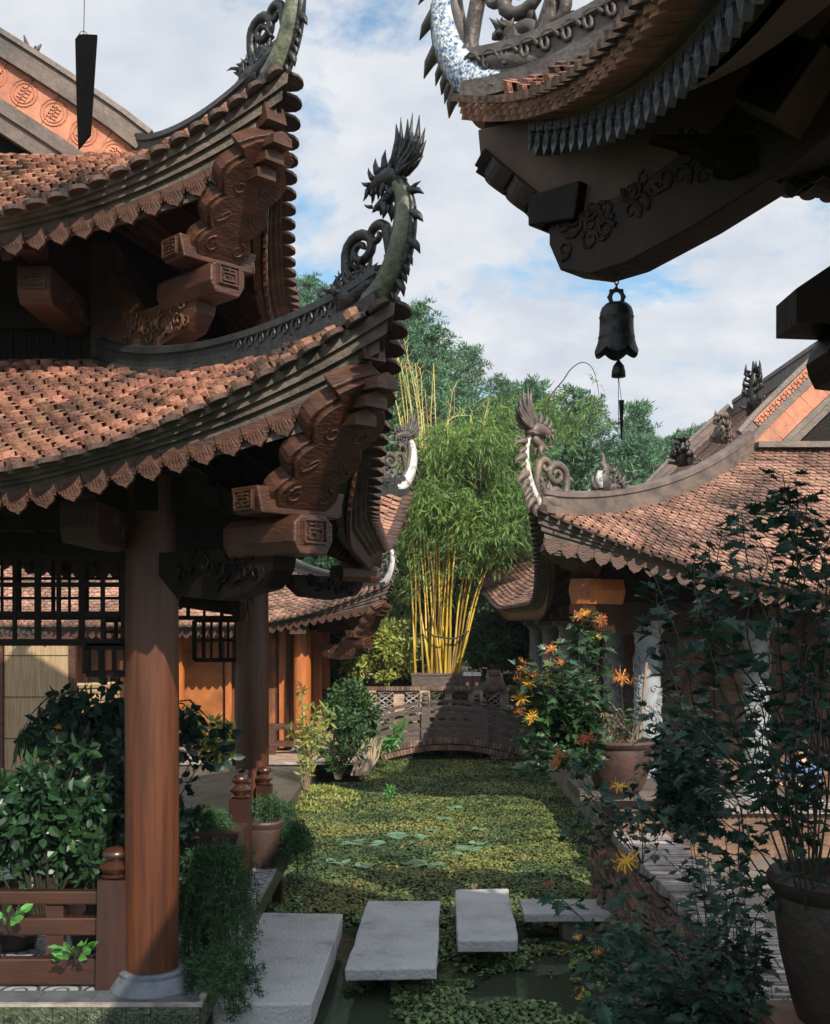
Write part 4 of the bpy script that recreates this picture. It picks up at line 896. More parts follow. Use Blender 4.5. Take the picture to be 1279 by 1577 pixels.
for i in range(34):
    u = random.uniform(.05, 1.1); zc = -.06+.52*(u/1.2)**1.6+random.uniform(-.02, .12); r0 = random.uniform(.03, .06); ph = random.uniform(0, 6)
    for sg in (-1, 1):
        c = hd_(.42, 4.80)+UD*u+ZU*zc+ND*(sg*.088); k.tube([c+UD*(.7*r0*math.cos(ph+j*.85)*(1-j*.1))+ZU*(r0*math.sin(ph+j*.85)*(1-j*.1)) for j in range(9)], [r0*.22*(1-j*.09) for j in range(9)], 5)
k.build('cloud_relief', 'wood_arm', arm)
m = MB(); m.sweep([p+vv(0, 0, -.26) for p in rfn.hipcurve(-1, 1, t0=.04, t1=1)], rectprof(.2, .2)); m.build('hip_rafter', 'wood_dark', NP)
# square block with the carved key pattern
m = MB(); cK = at(1196, 112, 3.8); DK_ = Vector((-.75, -.55, .25)).normalized(); UK = DK_.cross(ZU).normalized(); VK = UK.cross(DK_)
UK2 = (UK*.8+VK*.6).normalized(); VK2 = DK_.cross(UK2)
o = MB().prism([(-.13, -.13), (.13, -.13), (.13, .13), (-.13, .13)], (cK-DK_*.25, UK2, VK2, DK_), .5).build('beam_end', 'plaster_brown', NP)
meander(m, cK+DK_*.004, UK2, VK2, DK_, .24, .24, t=.12); m.build('key_carving', 'wood_dark', o)
m = MB(); m.box((3.42, 3.6, 5.05), (3.6, .16, .3)); m.box((1.75, .3, 5.051), (.16, 6.6, .3)); m.build('eave_beam', 'wood_dark', NP)
for x, y in ((1.75, 3.6), (5.1, 3.6), (1.75, -3.0), (5.1, -3.0)): column(NP, x, y, 1.55, 5.0, .17, 'wood_dark')
pr = [(at(1211, 458, 3.6).x, at(1211, 458, 3.6).z), (1.36, 4.36), (1.6, 4.6), (1.6, 3.95), (1.34, 3.98), (1.32, 4.02), (1.31, 4.06), (1.325, 4.1), (1.35, 4.145), (1.21, 4.15)]
MB().prism(pr, (Vector((0, 3.6, 0)), Vector((1, 0, 0)), ZU, Vector((0, 1, 0))), .2).build('column_bracket', 'wood_dark', NP)
carved_board(NP, [(0, 0), (-.05, -.18), (-.16, -.14), (-.22, -.2), (-.33, -.12), (-.45, -.14), (-.6, -.04), (-.75, 0)], (1.6, 4.0, 4.95), (1, 0, 0), (0, 1, 0), n=30, cm='wood_dark')
dragon(NP, hip_pt(rfn, -1, 1, 0, .08), (-1, 1), .95, body='dragon_grey', neck='porcelain_blue', beast=False, stretch=1.4, label='grey dragon finial whose neck is set with blue and white porcelain chips')
m = MB(); hcn = rfn.hipcurve(-1, 1, n=40, t0=0, t1=.9, dz=.02); ridge_carving(m, hcn, .15, .24, .12, .055)
def fz(x, y, n=0): return hcn[8]+Vector((-.7071, .7071, 0))*(x*.0035)+ZU*(y*.0035)
fz.k = .0035
spiral(m, fz, 38, 78, 22, 1.2, 1.5, 9, 1, tail=[(-30, 40), (0, 30), (40, 32), (62, 55)])
spiral(m, fz, -90, 110, 26, 1.2, 1.5, 10, 1, tail=[(-160, 70), (-130, 60), (-96, 62), (-66, 85)])
m.build('ridge_carving', 'dragon_grey', NP, smooth=True)
# bell hanging from the carved arm
BX, BY = .818, 4.48
BL = thing('temple_bell', (BX, BY, 4.29), 'black bronze bell with wavy rim hanging from the carved arm at upper right', 'bell')
n = 48; prof = [(.02, .205), (.045, .2), (.060, .185), (.067, .165), (.068, .15), (.071, .146), (.068, .141), (.069, .10), (.072, .07), (.075, .066), (.073, .061), (.076, .045), (.084, .015), (.088, .0)]; vs = []
for i, (r_, z_) in enumerate(prof[::-1]):
    for q in range(n):
        t = 2*PI*q/n; dz = -(.014*abs(math.sin(3*t+.4))-.008)*max(0, 1-z_/.04)*1.6; vs.append((BX+r_*math.cos(t), BY+r_*math.sin(t), 4.29+z_+dz))
m = MB().add(vs, [(i*n+q, i*n+(q+1) % n, (i+1)*n+(q+1) % n, (i+1)*n+q) for i in range(len(prof)-1) for q in range(n)]+[tuple(range((len(prof)-1)*n, len(prof)*n))]); b_ = m.build('bell_body', 'bronze', BL, smooth=True)
m = MB(); m.tube([vv(BX+.026*math.cos(t)*(1), BY, 4.517+.030*math.sin(t)) for t in [j*PI/8 for j in range(17)]], .009, 8)
for t in range(8): m.ball((BX+.03*math.cos(t*.8), BY, 4.52+.034*math.sin(t*.8)), .009, 6, 4)
m.build('bell_loop', 'bronze', BL)
m = MB(); 
for i in range(4): m.tube([vv(BX+(.007*math.cos(t) if i % 2 else 0), BY+(0 if i % 2 else .007*math.cos(t)), 4.56+i*.02+.013*math.sin(t)) for t in [j*PI/5 for j in range(11)]], .003, 5)
m.build('chain', 'bronze', BL)
m = MB().tube([vv(BX+.006, BY, 4.42), vv(BX+.008, BY, 4.0), vv(BX+.018, BY, 4.115-.0), vv(BX+.018, BY, 4.1)][:2], .0014, 5); m.build('clapper_wire', 'bronze', BL)
MB().lathe([(.029, 0), (.028, .02), (.022, .045), (.010, .06), (.004, .07), (.004, .075)], (BX+.008, BY, 4.195), 18).build('small_bell', 'bronze', BL, smooth=True)
MB().prism([(-.011, 0), (.011, .002), (.002, -.16), (-.002, -.16)], (vv(BX+.02, BY, 4.10), vv(1, .2, 0), ZU, vv(0, 1, 0)), .005).build('wind_paddle', 'bronze', BL)
MB().tube([vv(BX+.008, BY, 4.2), vv(BX+.02, BY, 4.095)], .0012, 4).build('paddle_wire', 'bronze', BL)
WP = thing('wind_paddle', (-.6, 2, 4.26), 'flat black wind-chime paddle on a thin wire at the top left against the sky', 'wind chime')
pa = at(131, 55, 2.0)
MB().prism([(-.0165, -.008), (-.010, .001), (.0, .002), (.022, .002), (.0105, -.18), (-.011, -.207), (-.0135, -.15)], (pa, vv(1, .1, 0), ZU, vv(0, 1, 0)), .004).build('paddle', 'iron', WP)
MB().tube([pa+vv(-.002, 0, -.004), pa+vv(-.001, 0, .06), pa+vv(-.001, 0, .9)], .0007, 5).build('wire', 'iron', WP)
MB().tube([pa+vv(-.002+.008*math.cos(t), -.004, -.002+.008*math.sin(t)) for t in [j*PI/6 for j in range(8)]], .0006, 4).build('ring', 'iron', WP)
# ------------------------------------------------------------------ bridge
BG = thing('footbridge', (.8, 26.3, 0), 'dark arched wooden footbridge with brick edge crossing the far end of the pond', 'bridge')
zb = lambda x: .58-.105*(x-.78)**2
zr = lambda x: 1.24-.105*(x-.78)**2
def curve(z0, x0, x1, y, f, n=22): return [vv(x0+(x1-x0)*i/n, y, f(x0+(x1-x0)*i/n)+z0) for i in range(n+1)]
m = MB(); m.sweep(curve(-.06, -1.5, 3.05, 26.4, zb), rectprof(1.9, .1)); m.build('bridge_deck', 'bridge_wood', BG)
for y in (25.45, 27.3):
    m = MB()
    for z0, h, w in ((0, .07, .12), (-.17, .09, .05), (-.36, .10, .05), (-.60, .22, .07)): m.sweep(curve(z0, -1.5, 3.05, y, zr), rectprof(w, h, -h/2))
    rr_ = m.build('bridge_railing', 'bridge_wood', BG)
    for x in (-.55, .2, .5, .78, 1.06, 1.36, 2.3, -.2, -.9, 1.95, 2.6): MB().box((x, y, zr(x)-.27), (.09, .06, .5)).build('baluster', 'bridge_wood', rr_)
    for x in (.24, 1.6) if y < 26 else (.26, 1.52): newel(x, y-.01, zr(x)-.72, .98, .2, rr_, 'bridge_wood')
m = MB()
for k_, (z0, h) in enumerate(((-.13, .13), (-.28, .13))):
    n = 62
    for i in range(n):
        x = -1.5+(4.5)*(i+.5)/n
        if k_ and not -.75 < x < 2.3: continue
        s_ = -.21*(x-.78); m.box((x, 25.36+.015*k_+random.uniform(-.008, .008), zb(x)+z0+.03), (4.5/n*.86, .2, h*.94), mat=Matrix.Rotation(-math.atan(s_), 3, 'Y'))
m.build('brick_edge', 'brick_loose', BG)
m = MB(); m.sweep(curve(-.22, -1.5, 3.0, 26.45, zb), rectprof(1.85, .2)); m.box((.86, 25.6, .1), (.18, .2, .5)); m.box((.86, 27.1, .1), (.18, .2, .5)); m.build('arch_core', 'wood_dark', BG)
for x0, x1 in ((-1.5, -.05), (1.75, 3.0)): MB().box(((x0+x1)/2, 26.4, .02), (x1-x0, 1.9, .2)).build('abutment', 'brick', BG)
# ------------------------------------------------------------------ garden wall behind the bridge
GW = thing('garden_wall', (.8, 28.3, .2), 'brick garden wall with diamond openwork panels behind the footbridge', 'wall')
MB().box((.6, 28.35, .75), (5.2, .3, 1.4)).build('wall_body', 'brick', GW)
m = MB()
for i in range(78): m.box((-2.0+i*.0675, 28.28, 1.5), (.052, .42, .085))
m.build('wall_coping', 'brick_loose', GW)
m = MB()
for i in range(50): m.box((-2.0+i*.07, 28.1, .86), (.05, .2, .08))
m.build('dentil_course', 'brick_cap', GW)
for j, x in enumerate((-1.5, -.75, -.05, .55, 1.15, 1.95, 2.6)):
    m = MB(); bk = MB().box((x, 28.185, 1.19), (.40, .04, .42)).build('openwork_panel', 'wood_dark', GW)
    for a in range(-3, 4):
        m.bar((x-.2, 28.14, 1.19+a*.14-.07), (x+.2, 28.14, 1.19+a*.14+.21), .04, .03); m.bar((x-.2, 28.16, 1.19+a*.14+.21), (x+.2, 28.16, 1.19+a*.14-.07), .04, .03)
    m2 = MB()
    for i in range(0, len(m.v)): m.v[i] = (m.v[i][0], m.v[i][1], min(1.42, max(.97, m.v[i][2])))
    m.build('lattice', 'green_glaze' if j in (3, 4, 6) else 'brick_cap', bk)
for x in (-1.12, .25, 1.6): MB().box((x, 28.2, .8), (.26, .26, 1.36)).build('wall_pier', 'brick', GW)
block('upper_terrace', -9, 14, 28.6, 60, -.3, 1.42, 'earth')
UW = tag(MB().box((-1.4, 31.2, 1.55), (5, .25, .6)).build('low_wall', 'brick'), 'low brick wall on the upper terrace behind the garden wall', 'wall')
PB = thing('planter_box', (.56, 29.0, 1.42), 'long brown carved planter box that holds the golden bamboo', 'planter')
MB().box((.56, 28.95, 1.62), (1.26, .7, .40), taper=1.04).build('box_body', 'bridge_wood', PB)
MB().box((.56, 28.95, 1.845), (1.34, .78, .05)).build('rim', 'bridge_wood', PB)
for i in range(3): MB().prism([(-.17, 0), (0, .08), (.17, 0), (0, -.08)], (vv(.16+i*.4, 28.6, 1.62), vv(1, 0, 0), ZU, vv(0, 1, 0)), .03).build('diamond_carving', 'bridge_wood', PB)
for i, lb in enumerate(('red-brown box with pale lid beside the bamboo planter, left of the pair', 'red-brown box with pale lid beside the bamboo planter, right of the pair')):
    t = thing('lidded_box', (1.36+i*.24, 28.7, 1.42), lb, 'box', 'lidded boxes on the garden wall'); x = 1.36+i*.24
    MB().box((x, 28.75, 1.63), (.22, .3, .34)).build('box_body', 'red_lacquer', t); MB().box((x, 28.74, 1.85), (.235, .34, .09), taper=.85).build('lid', 'white_paint', t); MB().box((x, 28.59, 1.6), (.08, .012, .08)).build('front_plate', 'white_paint', t)
BP = thing('brick_pillar', (2.08, 28.7, 1.42), 'short stacked brick pillar with a clay pot on the garden wall', 'pillar'); m = MB()
for i in range(7): m.box((2.08+random.uniform(-.02, .02), 28.7, 1.56+i*.062), (.28-.02*(i % 2), .28, .055))
m.build('bricks', 'brick_loose', BP); MB().lathe([(.1, 0), (.15, .1), (.16, .12), (.12, .12)], (2.08, 28.7, 1.98), 14).build('pillar_cap', 'pot_clay', BP)
def pot(x, y, z, r, h, label, m_='pot_clay', soil=True, nm='flower_pot'):
    t = thing(nm, (x, y, z), label, 'pot'); o = MB().lathe([(r*.62, 0), (r*.70, h*.12), (r*.86, h*.45), (r*.93, h*.72), (r*.92, h*.84), (r*1.02, h*.9), (r*1.05, h*.96), (r, h), (r*.86, h), (r*.82, h*.9)], (x, y, z), 36).build('pot_body', m_, t); smooth_auto(o, 35)
    if soil:
        m = MB(); n = 24; vs = [(x, y, z+h*.92)]
        for i in range(n): a = 2*PI*i/n; vs.append((x+r*.85*math.cos(a), y+r*.85*math.sin(a), z+h*.90))
        m.add(vs, [(0, i+1, (i+1) % n+1) for i in range(n)]); m.build('soil', 'soil', t)
    return t
pot(2.55, 28.75, 1.55, .28, .3, 'wide dark pot at the right end of the garden wall', 'pot_dark')
# ------------------------------------------------------------------ foliage tools
def sph(n, c, r, shell=.5):
    d = rng.normal(size=(n, 3)); d /= np.linalg.norm(d, axis=1)[:, None]; k = rng.uniform(shell, 1, n)[:, None]
    return np.array(c)+d*k*np.array(r), d
def clumpy(mb, c, r, nclump, per, cr, L, W, droop=.2, six=False, shell=.45, rand=.8):
    cs, ds = sph(nclump, c, r, shell)
    for p, d in zip(cs, ds):
        q, e = sph(per, p, (cr, cr, cr*.75), .2); mb.leaves(q, L, W, dirs=e*.8+d*.5, droop=droop, six=six, rand=rand)
def tree(name, x, y, z0, h, r, label, leaf, n=(70, 90), L=.22, W=.07, group=None, cr=.5, cat='tree', trunk_r=.12, low=.3):
    t = thing(name, (x, y, z0), label, cat, group); m = MB(); c = vv(x, y, z0+h*(low+(1-low)*.5))
    m.tube(spline([(x, y, z0-.1), (x+.1, y, z0+h*.25), (x-.05, y+.05, z0+h*.5), (x, y, z0+h*.8)], 4), [trunk_r*(1-.055*i) for i in range(13)], 8)
    for i in range(9):
        a = i*2.4; z = z0+h*(.3+.05*i); m.tube([vv(x, y, z), vv(x+r[0]*.45*math.cos(a), y+r[1]*.45*math.sin(a), z+h*.08), vv(x+r[0]*.8*math.cos(a), y+r[1]*.8*math.sin(a), z+h*.2)], [trunk_r*.45, trunk_r*.28, .01], 6)
    m.build('trunk', 'bark', t)
    f = MB(); clumpy(f, c, (r[0], r[1], h*(1-low)*.5), n[0], n[1], cr, L, W); f.build('crown', leaf, t); return t
# ------------------------------------------------------------------ bamboo clump
BM = thing('bamboo_clump', (.56, 29.2, 1.6), 'tall clump of golden yellow bamboo with green drooping foliage in the planter box', 'bamboo')
culm_px = [(640, 1040, 640, 880, 628, 700), (652, 1040, 646, 900, 640, 640), (660, 1040, 650, 860, 612, 545), (665, 1040, 668, 850, 640, 560), (668, 1040, 672, 840, 655, 600), (674, 1040, 664, 860, 636, 700), (676, 1040, 682, 860, 690, 640),
           (680, 1040, 688, 870, 700, 700), (684, 1040, 694, 850, 716, 660), (690, 1040, 700, 890, 745, 690), (696, 1040, 712, 900, 745, 800), (706, 1040, 742, 900, 785, 790), (704, 1040, 728, 930, 775, 830), (698, 1040, 722, 880, 770, 720), (702, 1040, 725, 900, 760, 780), (640, 1040, 634, 900, 622, 760), (672, 1040, 655, 800, 625, 560), (688, 1040, 700, 820, 700, 600), (662, 1040, 640, 880, 620, 640), (678, 1040, 676, 800, 668, 560), (670, 1040, 676, 900, 660, 700), (682, 1040, 690, 900, 725, 760), (692, 1040, 698, 880, 726, 640), (666, 1040, 657, 900, 650, 760), (686, 1040, 692, 840, 680, 690), (694, 1040, 722, 900, 752, 850), (706, 1040, 738, 900, 780, 840), (675, 1040, 684, 930, 695, 800), (680, 1040, 668, 930, 672, 800), (672, 1040, 680, 940, 690, 760)]
tips = []
for i, (a, b, c, d, e, f) in enumerate(culm_px):
    y0 = 28.85+random.uniform(-.15, .35); pts = spline([at(a, b, y0), at((a*.72+c*.28), (b*.7+d*.3), y0), at(c, d, y0+random.uniform(-.3, .6)), at(e, f, y0+random.uniform(-.6, 1.2))], 9); r0 = random.uniform(.028, .042)
    m = MB(); m.tube(pts, [r0*(1-.72*k/(len(pts)-1))*(1.12 if k % 2 == 0 else .98) for k in range(len(pts))], 7); m.build('culm', 'bamboo_old' if i % 4 == 1 else 'bamboo', BM, smooth=True); tips.append(pts)
m = MB()   # thin pale upper shoots
for a, b, c, d, e, f in ((625, 700, 628, 640, 618, 560), (638, 700, 632, 620, 612, 545), (650, 700, 642, 610, 634, 565), (662, 720, 652, 640, 648, 570), (668, 720, 664, 650, 667, 585), (686, 720, 690, 660, 698, 600), (628, 700, 615, 640, 604, 600), (740, 710, 745, 660, 752, 620), (735, 720, 742, 690, 748, 640), (672, 700, 690, 650, 728, 640), (648, 700, 650, 650, 640, 590), (655, 690, 640, 610, 622, 520)):
    y0 = 29+random.uniform(-.6, .6); p = spline([at(a, b+30, y0), at(c, d, y0), at(e, f, y0)], 6); m.tube(p, [.02*(1-.07*k) for k in range(len(p))], 5)
    for q in p[2:]: m.tube([q, q+vv(random.uniform(-.12, .12), 0, .12), q+vv(random.uniform(-.2, .2), 0, .28)], [.008, .006, .002], 4)
m.build('upper_shoots', 'bamboo_pale', BM)
m = MB(); p = [at(868, 585, 29), at(880, 568, 29), at(897, 558, 29), at(912, 566, 29), at(920, 590, 29), at(924, 620, 29)]; sp_ = spline([at(770, 860, 29), at(810, 720, 29), at(840, 625, 29)]+p, 6); m.tube(sp_, [.025*(1-.016*k) for k in range(len(sp_))], 5)
m.tube([at(655, 968, 28.6), at(668, 980, 28.45), at(700, 984, 28.5), at(722, 972, 28.7)], .025, 6); m.build('arching_shoot', 'stem', BM)
f = MB()
def sprays(f, px0, px1, py0, py1, Y0, Y1, n, dens=24, L=.30, W=.022, up=0):
    for _ in range(n):
        a = random.uniform(0, 2*PI); rr = math.sqrt(random.random()); px = (px0+px1)/2+(px1-px0)/2*rr*math.cos(a); py = (py0+py1)/2+(py1-py0)/2*rr*math.sin(a)
        c = at(px, py, random.uniform(Y0, Y1)); d = np.array([random.uniform(-1, 1), random.uniform(-1, .6), random.uniform(-.7, .3)]); d /= np.linalg.norm(d)
        ts = rng.uniform(0, 1, dens)[:, None]; q = np.array(c)+d*ts*.75+rng.normal(size=(dens, 3))*.05-np.array([0, 0, .25])*ts**2; f.leaves(q, L, W, dirs=np.tile(d*.7, (dens, 1)), droop=.7, rand=.55, fold=.3)
random.seed(21)
for _ in range(64):
    a = random.uniform(0, 2*PI); rr = math.sqrt(random.random()); cx_ = 728+112*rr*math.cos(a); cy_ = 745+95*rr*math.sin(a)+.12*(cx_-728); w_ = random.uniform(16, 34); Yc = random.uniform(28.0, 31)
    sprays(f, cx_-w_, cx_+w_, cy_-w_*.7, cy_+w_*.8, Yc-.3, Yc+.3, int(w_*.62), L=.24, W=.017)
sprays(f, 600, 850, 660, 840, 30, 31.5, 330, L=.22, W=.017)
for _ in range(16):
    cx_ = random.uniform(615, 730); cy_ = random.uniform(800, 880); w_ = random.uniform(10, 20); sprays(f, cx_-w_, cx_+w_, cy_-w_, cy_+w_, 28.0, 28.8, 6, L=.2, W=.015, dens=14)
for _ in range(14):
    cx_ = random.uniform(740, 860); cy_ = random.uniform(830, 900); w_ = random.uniform(12, 24); sprays(f, cx_-w_, cx_+w_, cy_-w_, cy_+w_, 30.5, 32, 14, L=.22, W=.017)
    cx_ = random.uniform(690, 850); cy_ = random.uniform(610, 680)+.1*abs(cx_-760); w_ = random.uniform(12, 24); sprays(f, cx_-w_, cx_+w_, cy_-w_, cy_+w_, 29.5, 31, 12, L=.2, W=.016)
sprays(f, 590, 650, 770, 960, 30.5, 32, 90, L=.22, W=.017); sprays(f, 908, 932, 590, 640, 28.9, 29.2, 9, L=.2); sprays(f, 898, 912, 570, 590, 28.9, 29.1, 2, L=.18, dens=10)
f.build('bamboo_leaves', 'leaf_bamboo', BM)
# ------------------------------------------------------------------ background trees
for i, (px, py, Y, rx, h, lab, lf) in enumerate([(570, 900, 35, 2.2, 8.0, 'dark leafy tree rising behind the timber hall corner', 'leaf_dark'), (668, 880, 36, 2.2, 8.0, 'dark leafy tree behind the bamboo culms', 'leaf_dark'), (770, 900, 36, 2.2, 7.6, 'dark leafy tree between the bamboo and the long hall', 'leaf_dark'),
        (840, 860, 44, 3.0, 10.0, 'tall leafy tree standing behind the long hall roof corner', 'leaf_dark'), (610, 760, 40, 2.6, 11, 'tall green tree behind the pavilion corner, left of the bamboo', 'leaf_mid')]):
    p = at(px, py, Y); tree('broadleaf_tree', p.x, Y, 1.3, h, (rx, 1.8), lab, lf, n=(80, 90), L=.24, W=.075, cr=.55, low=.05)
for i, (px, py, Y, rx, h, lab, lf, L, W) in enumerate([(590, 1000, 29.9, 1.1, 1.9, 'sunlit yellow-green shrub on the upper terrace left of the bamboo', 'leaf_yellow', .17, .03), (548, 1000, 30.6, .8, 1.8, 'green shrub beside the timber hall on the upper terrace', 'leaf_mid', .14, .04),
        (760, 990, 30.2, .8, 1.8, 'rounded green shrub behind the boxes on the garden wall', 'leaf_mid', .12, .045), (800, 975, 31, .6, 2.2, 'loose green shrub beside the gallery columns of the long hall', 'leaf_mid', .13, .04), (543, 1100, 23.2, .46, 1.35, 'dense green bush by the timber hall plinth at the pond edge', 'leaf_mid', .11, .035), (640, 1010, 31, .8, 1.6, 'low shrub half hidden by the golden bamboo culms', 'leaf_mid', .14, .04)]):
    p = at(px, py, Y); z0 = p.z-h*.55; tree('shrub', p.x, Y, z0, h, (rx, .7), lab, lf, n=(60, 70), L=L, W=W, cr=.3, cat='shrub', trunk_r=.03, low=.05)
for px, Y, h, rx, lab in ((150, 27, 4.0, 2.0, 'green garden tree seen under the pavilion eaves, left side'), (20, 30, 6.5, 2.5, 'larger tree far left beyond the reed blind'), (-150, 33, 9, 3.5, 'big tree beyond the left edge of the pavilion')):
    p = at(px, 1000, Y); tree('garden_tree', p.x, Y, .3, h, (rx, 1.6), lab, 'leaf_mid', n=(70, 80), L=.24, W=.07, cr=.5, low=.05)
# ------------------------------------------------------------------ pines on the hill
def pine_meshes(seed, h):
    random.seed(seed); tr = MB(); cr_ = MB(); tr.tube(spline([(0, 0, -1.5), (.1, 0, h*.3), (-.1, .1, h*.65), (0, 0, h*.98)], 5), [.2*(1-.055*i) for i in range(16)], 7)
    n = 30
    for i in range(n):
        z = h*(.36+.62*i/n); a = i*2.4+random.uniform(-.4, .4); l = (1.0-(i/n)**1.6)*h*.23*random.uniform(.45, 1.3)+.25
        e = vv(l*math.cos(a), l*math.sin(a), z+l*.35); tr.tube([vv(0, 0, z), vv(l*.5*math.cos(a), l*.5*math.sin(a), z+l*.12), e], [.06, .04, .015], 5)
        for k in range(6):
            t = .3+.75*k/5+random.uniform(-.1, .1); c = np.array(vv(0, 0, z).lerp(e, t))+rng.normal(size=3)*np.array([.28, .28, .15]); q, d = sph(24, c, (.36, .36, .17), .1); cr_.leaves(q, .34, .038, dirs=d*.5+np.array([0, 0, .5]), rand=.5)
    return tr, cr_
protos = []
for k in range(4):
    tr, cr_ = pine_meshes(40+k, 8.5+k*.6); t = thing('pine_tree', (0, 0, 0), 'pine tree', 'tree', 'pines on the hillside'); tr.build('trunk', 'bark', t, local=True); cr_.build('crown', 'pine', t, local=True); protos.append(t)
random.seed(3); spots = []
for row, (Y, n) in enumerate([(84, 24), (76, 20), (68, 18), (60, 15), (53, 12), (47, 8)]):
    for i in range(n):
        px = 395+(1140-395)*(i+.5+random.uniform(-.35, .35))/n
        if row >= 3 and px > 1010: continue
        spots.append((px, Y+random.uniform(-3, 3), row))
for i, (px, Y, row) in enumerate(spots):
    x = (px-HX)/F0*Y; t = protos[i % 4] if i < 4 else copy_tree(protos[i % 4]); s = random.uniform(.6, 1.12)*(1 if row < 4 else .8); t.location = (x, Y, hillh(x, Y)-.2); t.rotation_euler = (0, 0, random.uniform(0, 6.28)); t.scale = (s*1.05, s*1.05, s)
    t['label'] = 'tall hazy green pine among the many growing on the hillside behind the bamboo'
f = MB(); n = 9000; xs = rng.uniform(-32, 34, n); ys = rng.uniform(42, 86, n); ps = np.array([(x, y, hillh(x, y)+rng.uniform(0, 1.6)) for x, y in zip(xs, ys)]); f.leaves(ps, .9, .3, droop=-.4); tag(f.build('hillside_undergrowth', 'undergrowth'), kind='stuff')
# ------------------------------------------------------------------ pond cover
random.seed(11)
def flat(mb, ps, s, tilt=.25):
    n = len(ps); a = rng.uniform(0, 2*PI, n); k = s*rng.uniform(.55, 1.3, n); tx = rng.normal(size=n)*tilt; ty = rng.normal(size=n)*tilt; V = []
    for i, (u, v) in enumerate(((-1, -.2), (0, -.75), (1, -.1), (.1, .8))):
        xx = (u*np.cos(a)-v*np.sin(a))*k; yy = (u*np.sin(a)+v*np.cos(a))*k; V.append(np.stack([ps[:, 0]+xx, ps[:, 1]+yy, ps[:, 2]+xx*tx+yy*ty], 1))
    A = np.stack(V, 1).reshape(-1, 3); o = len(mb.v); mb.v.extend(map(tuple, A.tolist())); mb.f.extend(map(tuple, (np.arange(n)[:, None]*4+np.arange(4)[None]+o).tolist()))
def wob(x, y): return np.sin(x*2.1+1.3*np.sin(y*1.7))+.8*np.sin(y*2.9+1.1*x+2*np.sin(x*1.3))+.6*np.sin(x*5.3-y*4.1)+.4*np.sin(9*x+3*np.sin(7*y))
n = 320000; y = 10.6+(27.5-10.6)*rng.random(n)**1.25; x = rng.uniform(-2.1, 3.1, n)
keep = (x > np.where(y > 21.8, -1.05, np.where(y > 14.6, -2.05, -1.6))) & ((y > 12.2+.35*wob(x, y)) | (wob(x, y) > (.1+(12.2-y)*.7)))
ps = np.stack([x, y, rng.uniform(.012, .04, n)+.012*np.maximum(0, wob(x*2, y*2))], 1)[keep]
f = MB(); flat(f, ps, .021, .4); tag(f.build('duckweed', 'duckweed'), kind='stuff')
m = MB(); N = 40; ed = [(-2.1+5.3*i/N, 12.0+.28*float(wob(np.array(-2.1+5.3*i/N), np.array(12.0)))) for i in range(N+1)]
m.add([(a, b, .008) for a, b in ed]+[(3.1, 28, .008), (-2.1, 28, .008)], [tuple(range(N+3))]); tag(m.build('duckweed_mat', 'duckweed'), kind='stuff')
# floating rosettes at the near end
n = 56000; y = rng.uniform(6.0, 12.4, n); x = rng.uniform(-1.6, 2.2, n); w = wob(x*1.3+.4, y*1.2)+.35*wob(x*4, y*4)
keep = (w > .25+.25*np.sin(y*2)-.45*(x > .35)*(y < 11)) & ((x > -.2) | (y > 10.5) | ((w > 1.5)))
f = MB(); ps = np.stack([x, y, rng.uniform(.01, .06, n)], 1)[keep]; flat(f, ps, .024, .45); tag(f.build('floating_plants', 'pond_plant'), kind='stuff')
for i, (px, py, s) in enumerate([(540, 1298, 46), (520, 1328, 38), (560, 1335, 30), (612, 1288, 40), (640, 1332, 42), (672, 1334, 34), (690, 1318, 44), (722, 1308, 40), (735, 1300, 26), (648, 1290, 26), (580, 1300, 30), (700, 1245, 26), (684, 1262, 22), (665, 1280, 20), (738, 1278, 22), (460, 1387, 22)]):
    X, Y = wp(px, py, .03); r_ = s/2/F0*Y; t = MB(); nn = 26; vs = [(X, Y, .045)]
    for k in range(nn):
        a = .25+(2*PI-.5)*k/(nn-1)+i; rr = r_*(1+.1*math.sin(5*a+i)); vs.append((X+rr*math.cos(a), Y+rr*1.1*math.sin(a), .05+.012*math.sin(3*a+i)))
    vs2 = [(a, b, c-.006) for a, b, c in vs]; t.add(vs+vs2, [(0, k+1, k+2) for k in range(nn-1)]+[(nn+1, nn+k+3, nn+k+2) for k in range(nn-1)]+[(k+1, nn+k+2, nn+k+3, k+2) for k in range(nn-1)])
    tag(t.build('lily_pad', 'lily'), ('pale green lily pad lying flat on the duckweed in mid pond' if i < 15 else 'lone pale lily pad close to the deck edge'), 'lily pad', 'lily pads on the pond')
# mud bank with sparse sunlit plants
MD = MB(); vs = []; nx, ny = 22, 14
for j in range(ny+1):
    for i in range(nx+1):
        u, v = i/nx*2-1, j/ny*2-1; h_ = max(0, 1-(u*u+v*v)); vs.append((-1.75+u*.75, 19.6+v*1.3, -.03+.17*h_*(1+.5*math.sin(9*u+7*v)*.5)+random.uniform(-.02, .03)))
MD.add(vs, [(j*(nx+1)+i, j*(nx+1)+i+1, (j+1)*(nx+1)+i+1, (j+1)*(nx+1)+i) for j in range(ny) for i in range(nx)]); tag(MD.build('mud_bank', 'mud', smooth=True), kind='structure')
f = MB(); n = 2600; u = rng.uniform(-1, 1, n); v = rng.uniform(-1, 1, n); k_ = u*u+v*v < 1; f.leaves(np.stack([-1.75+u*.8, 19.6+v*1.4, .02+.2*np.maximum(0, 1-u*u-v*v)], 1)[k_], .07, .012, droop=-.5); tag(f.build('mud_bank_grass', 'leaf_yellow'), kind='stuff')
f = MB(); n = 420; flat(f, np.stack([rng.uniform(-1.4, 2.6, n), rng.uniform(10.8, 22, n), rng.uniform(.04, .06, n)], 1), .035, .4); tag(f.build('fallen_leaves', 'dead_leaf'), kind='stuff')
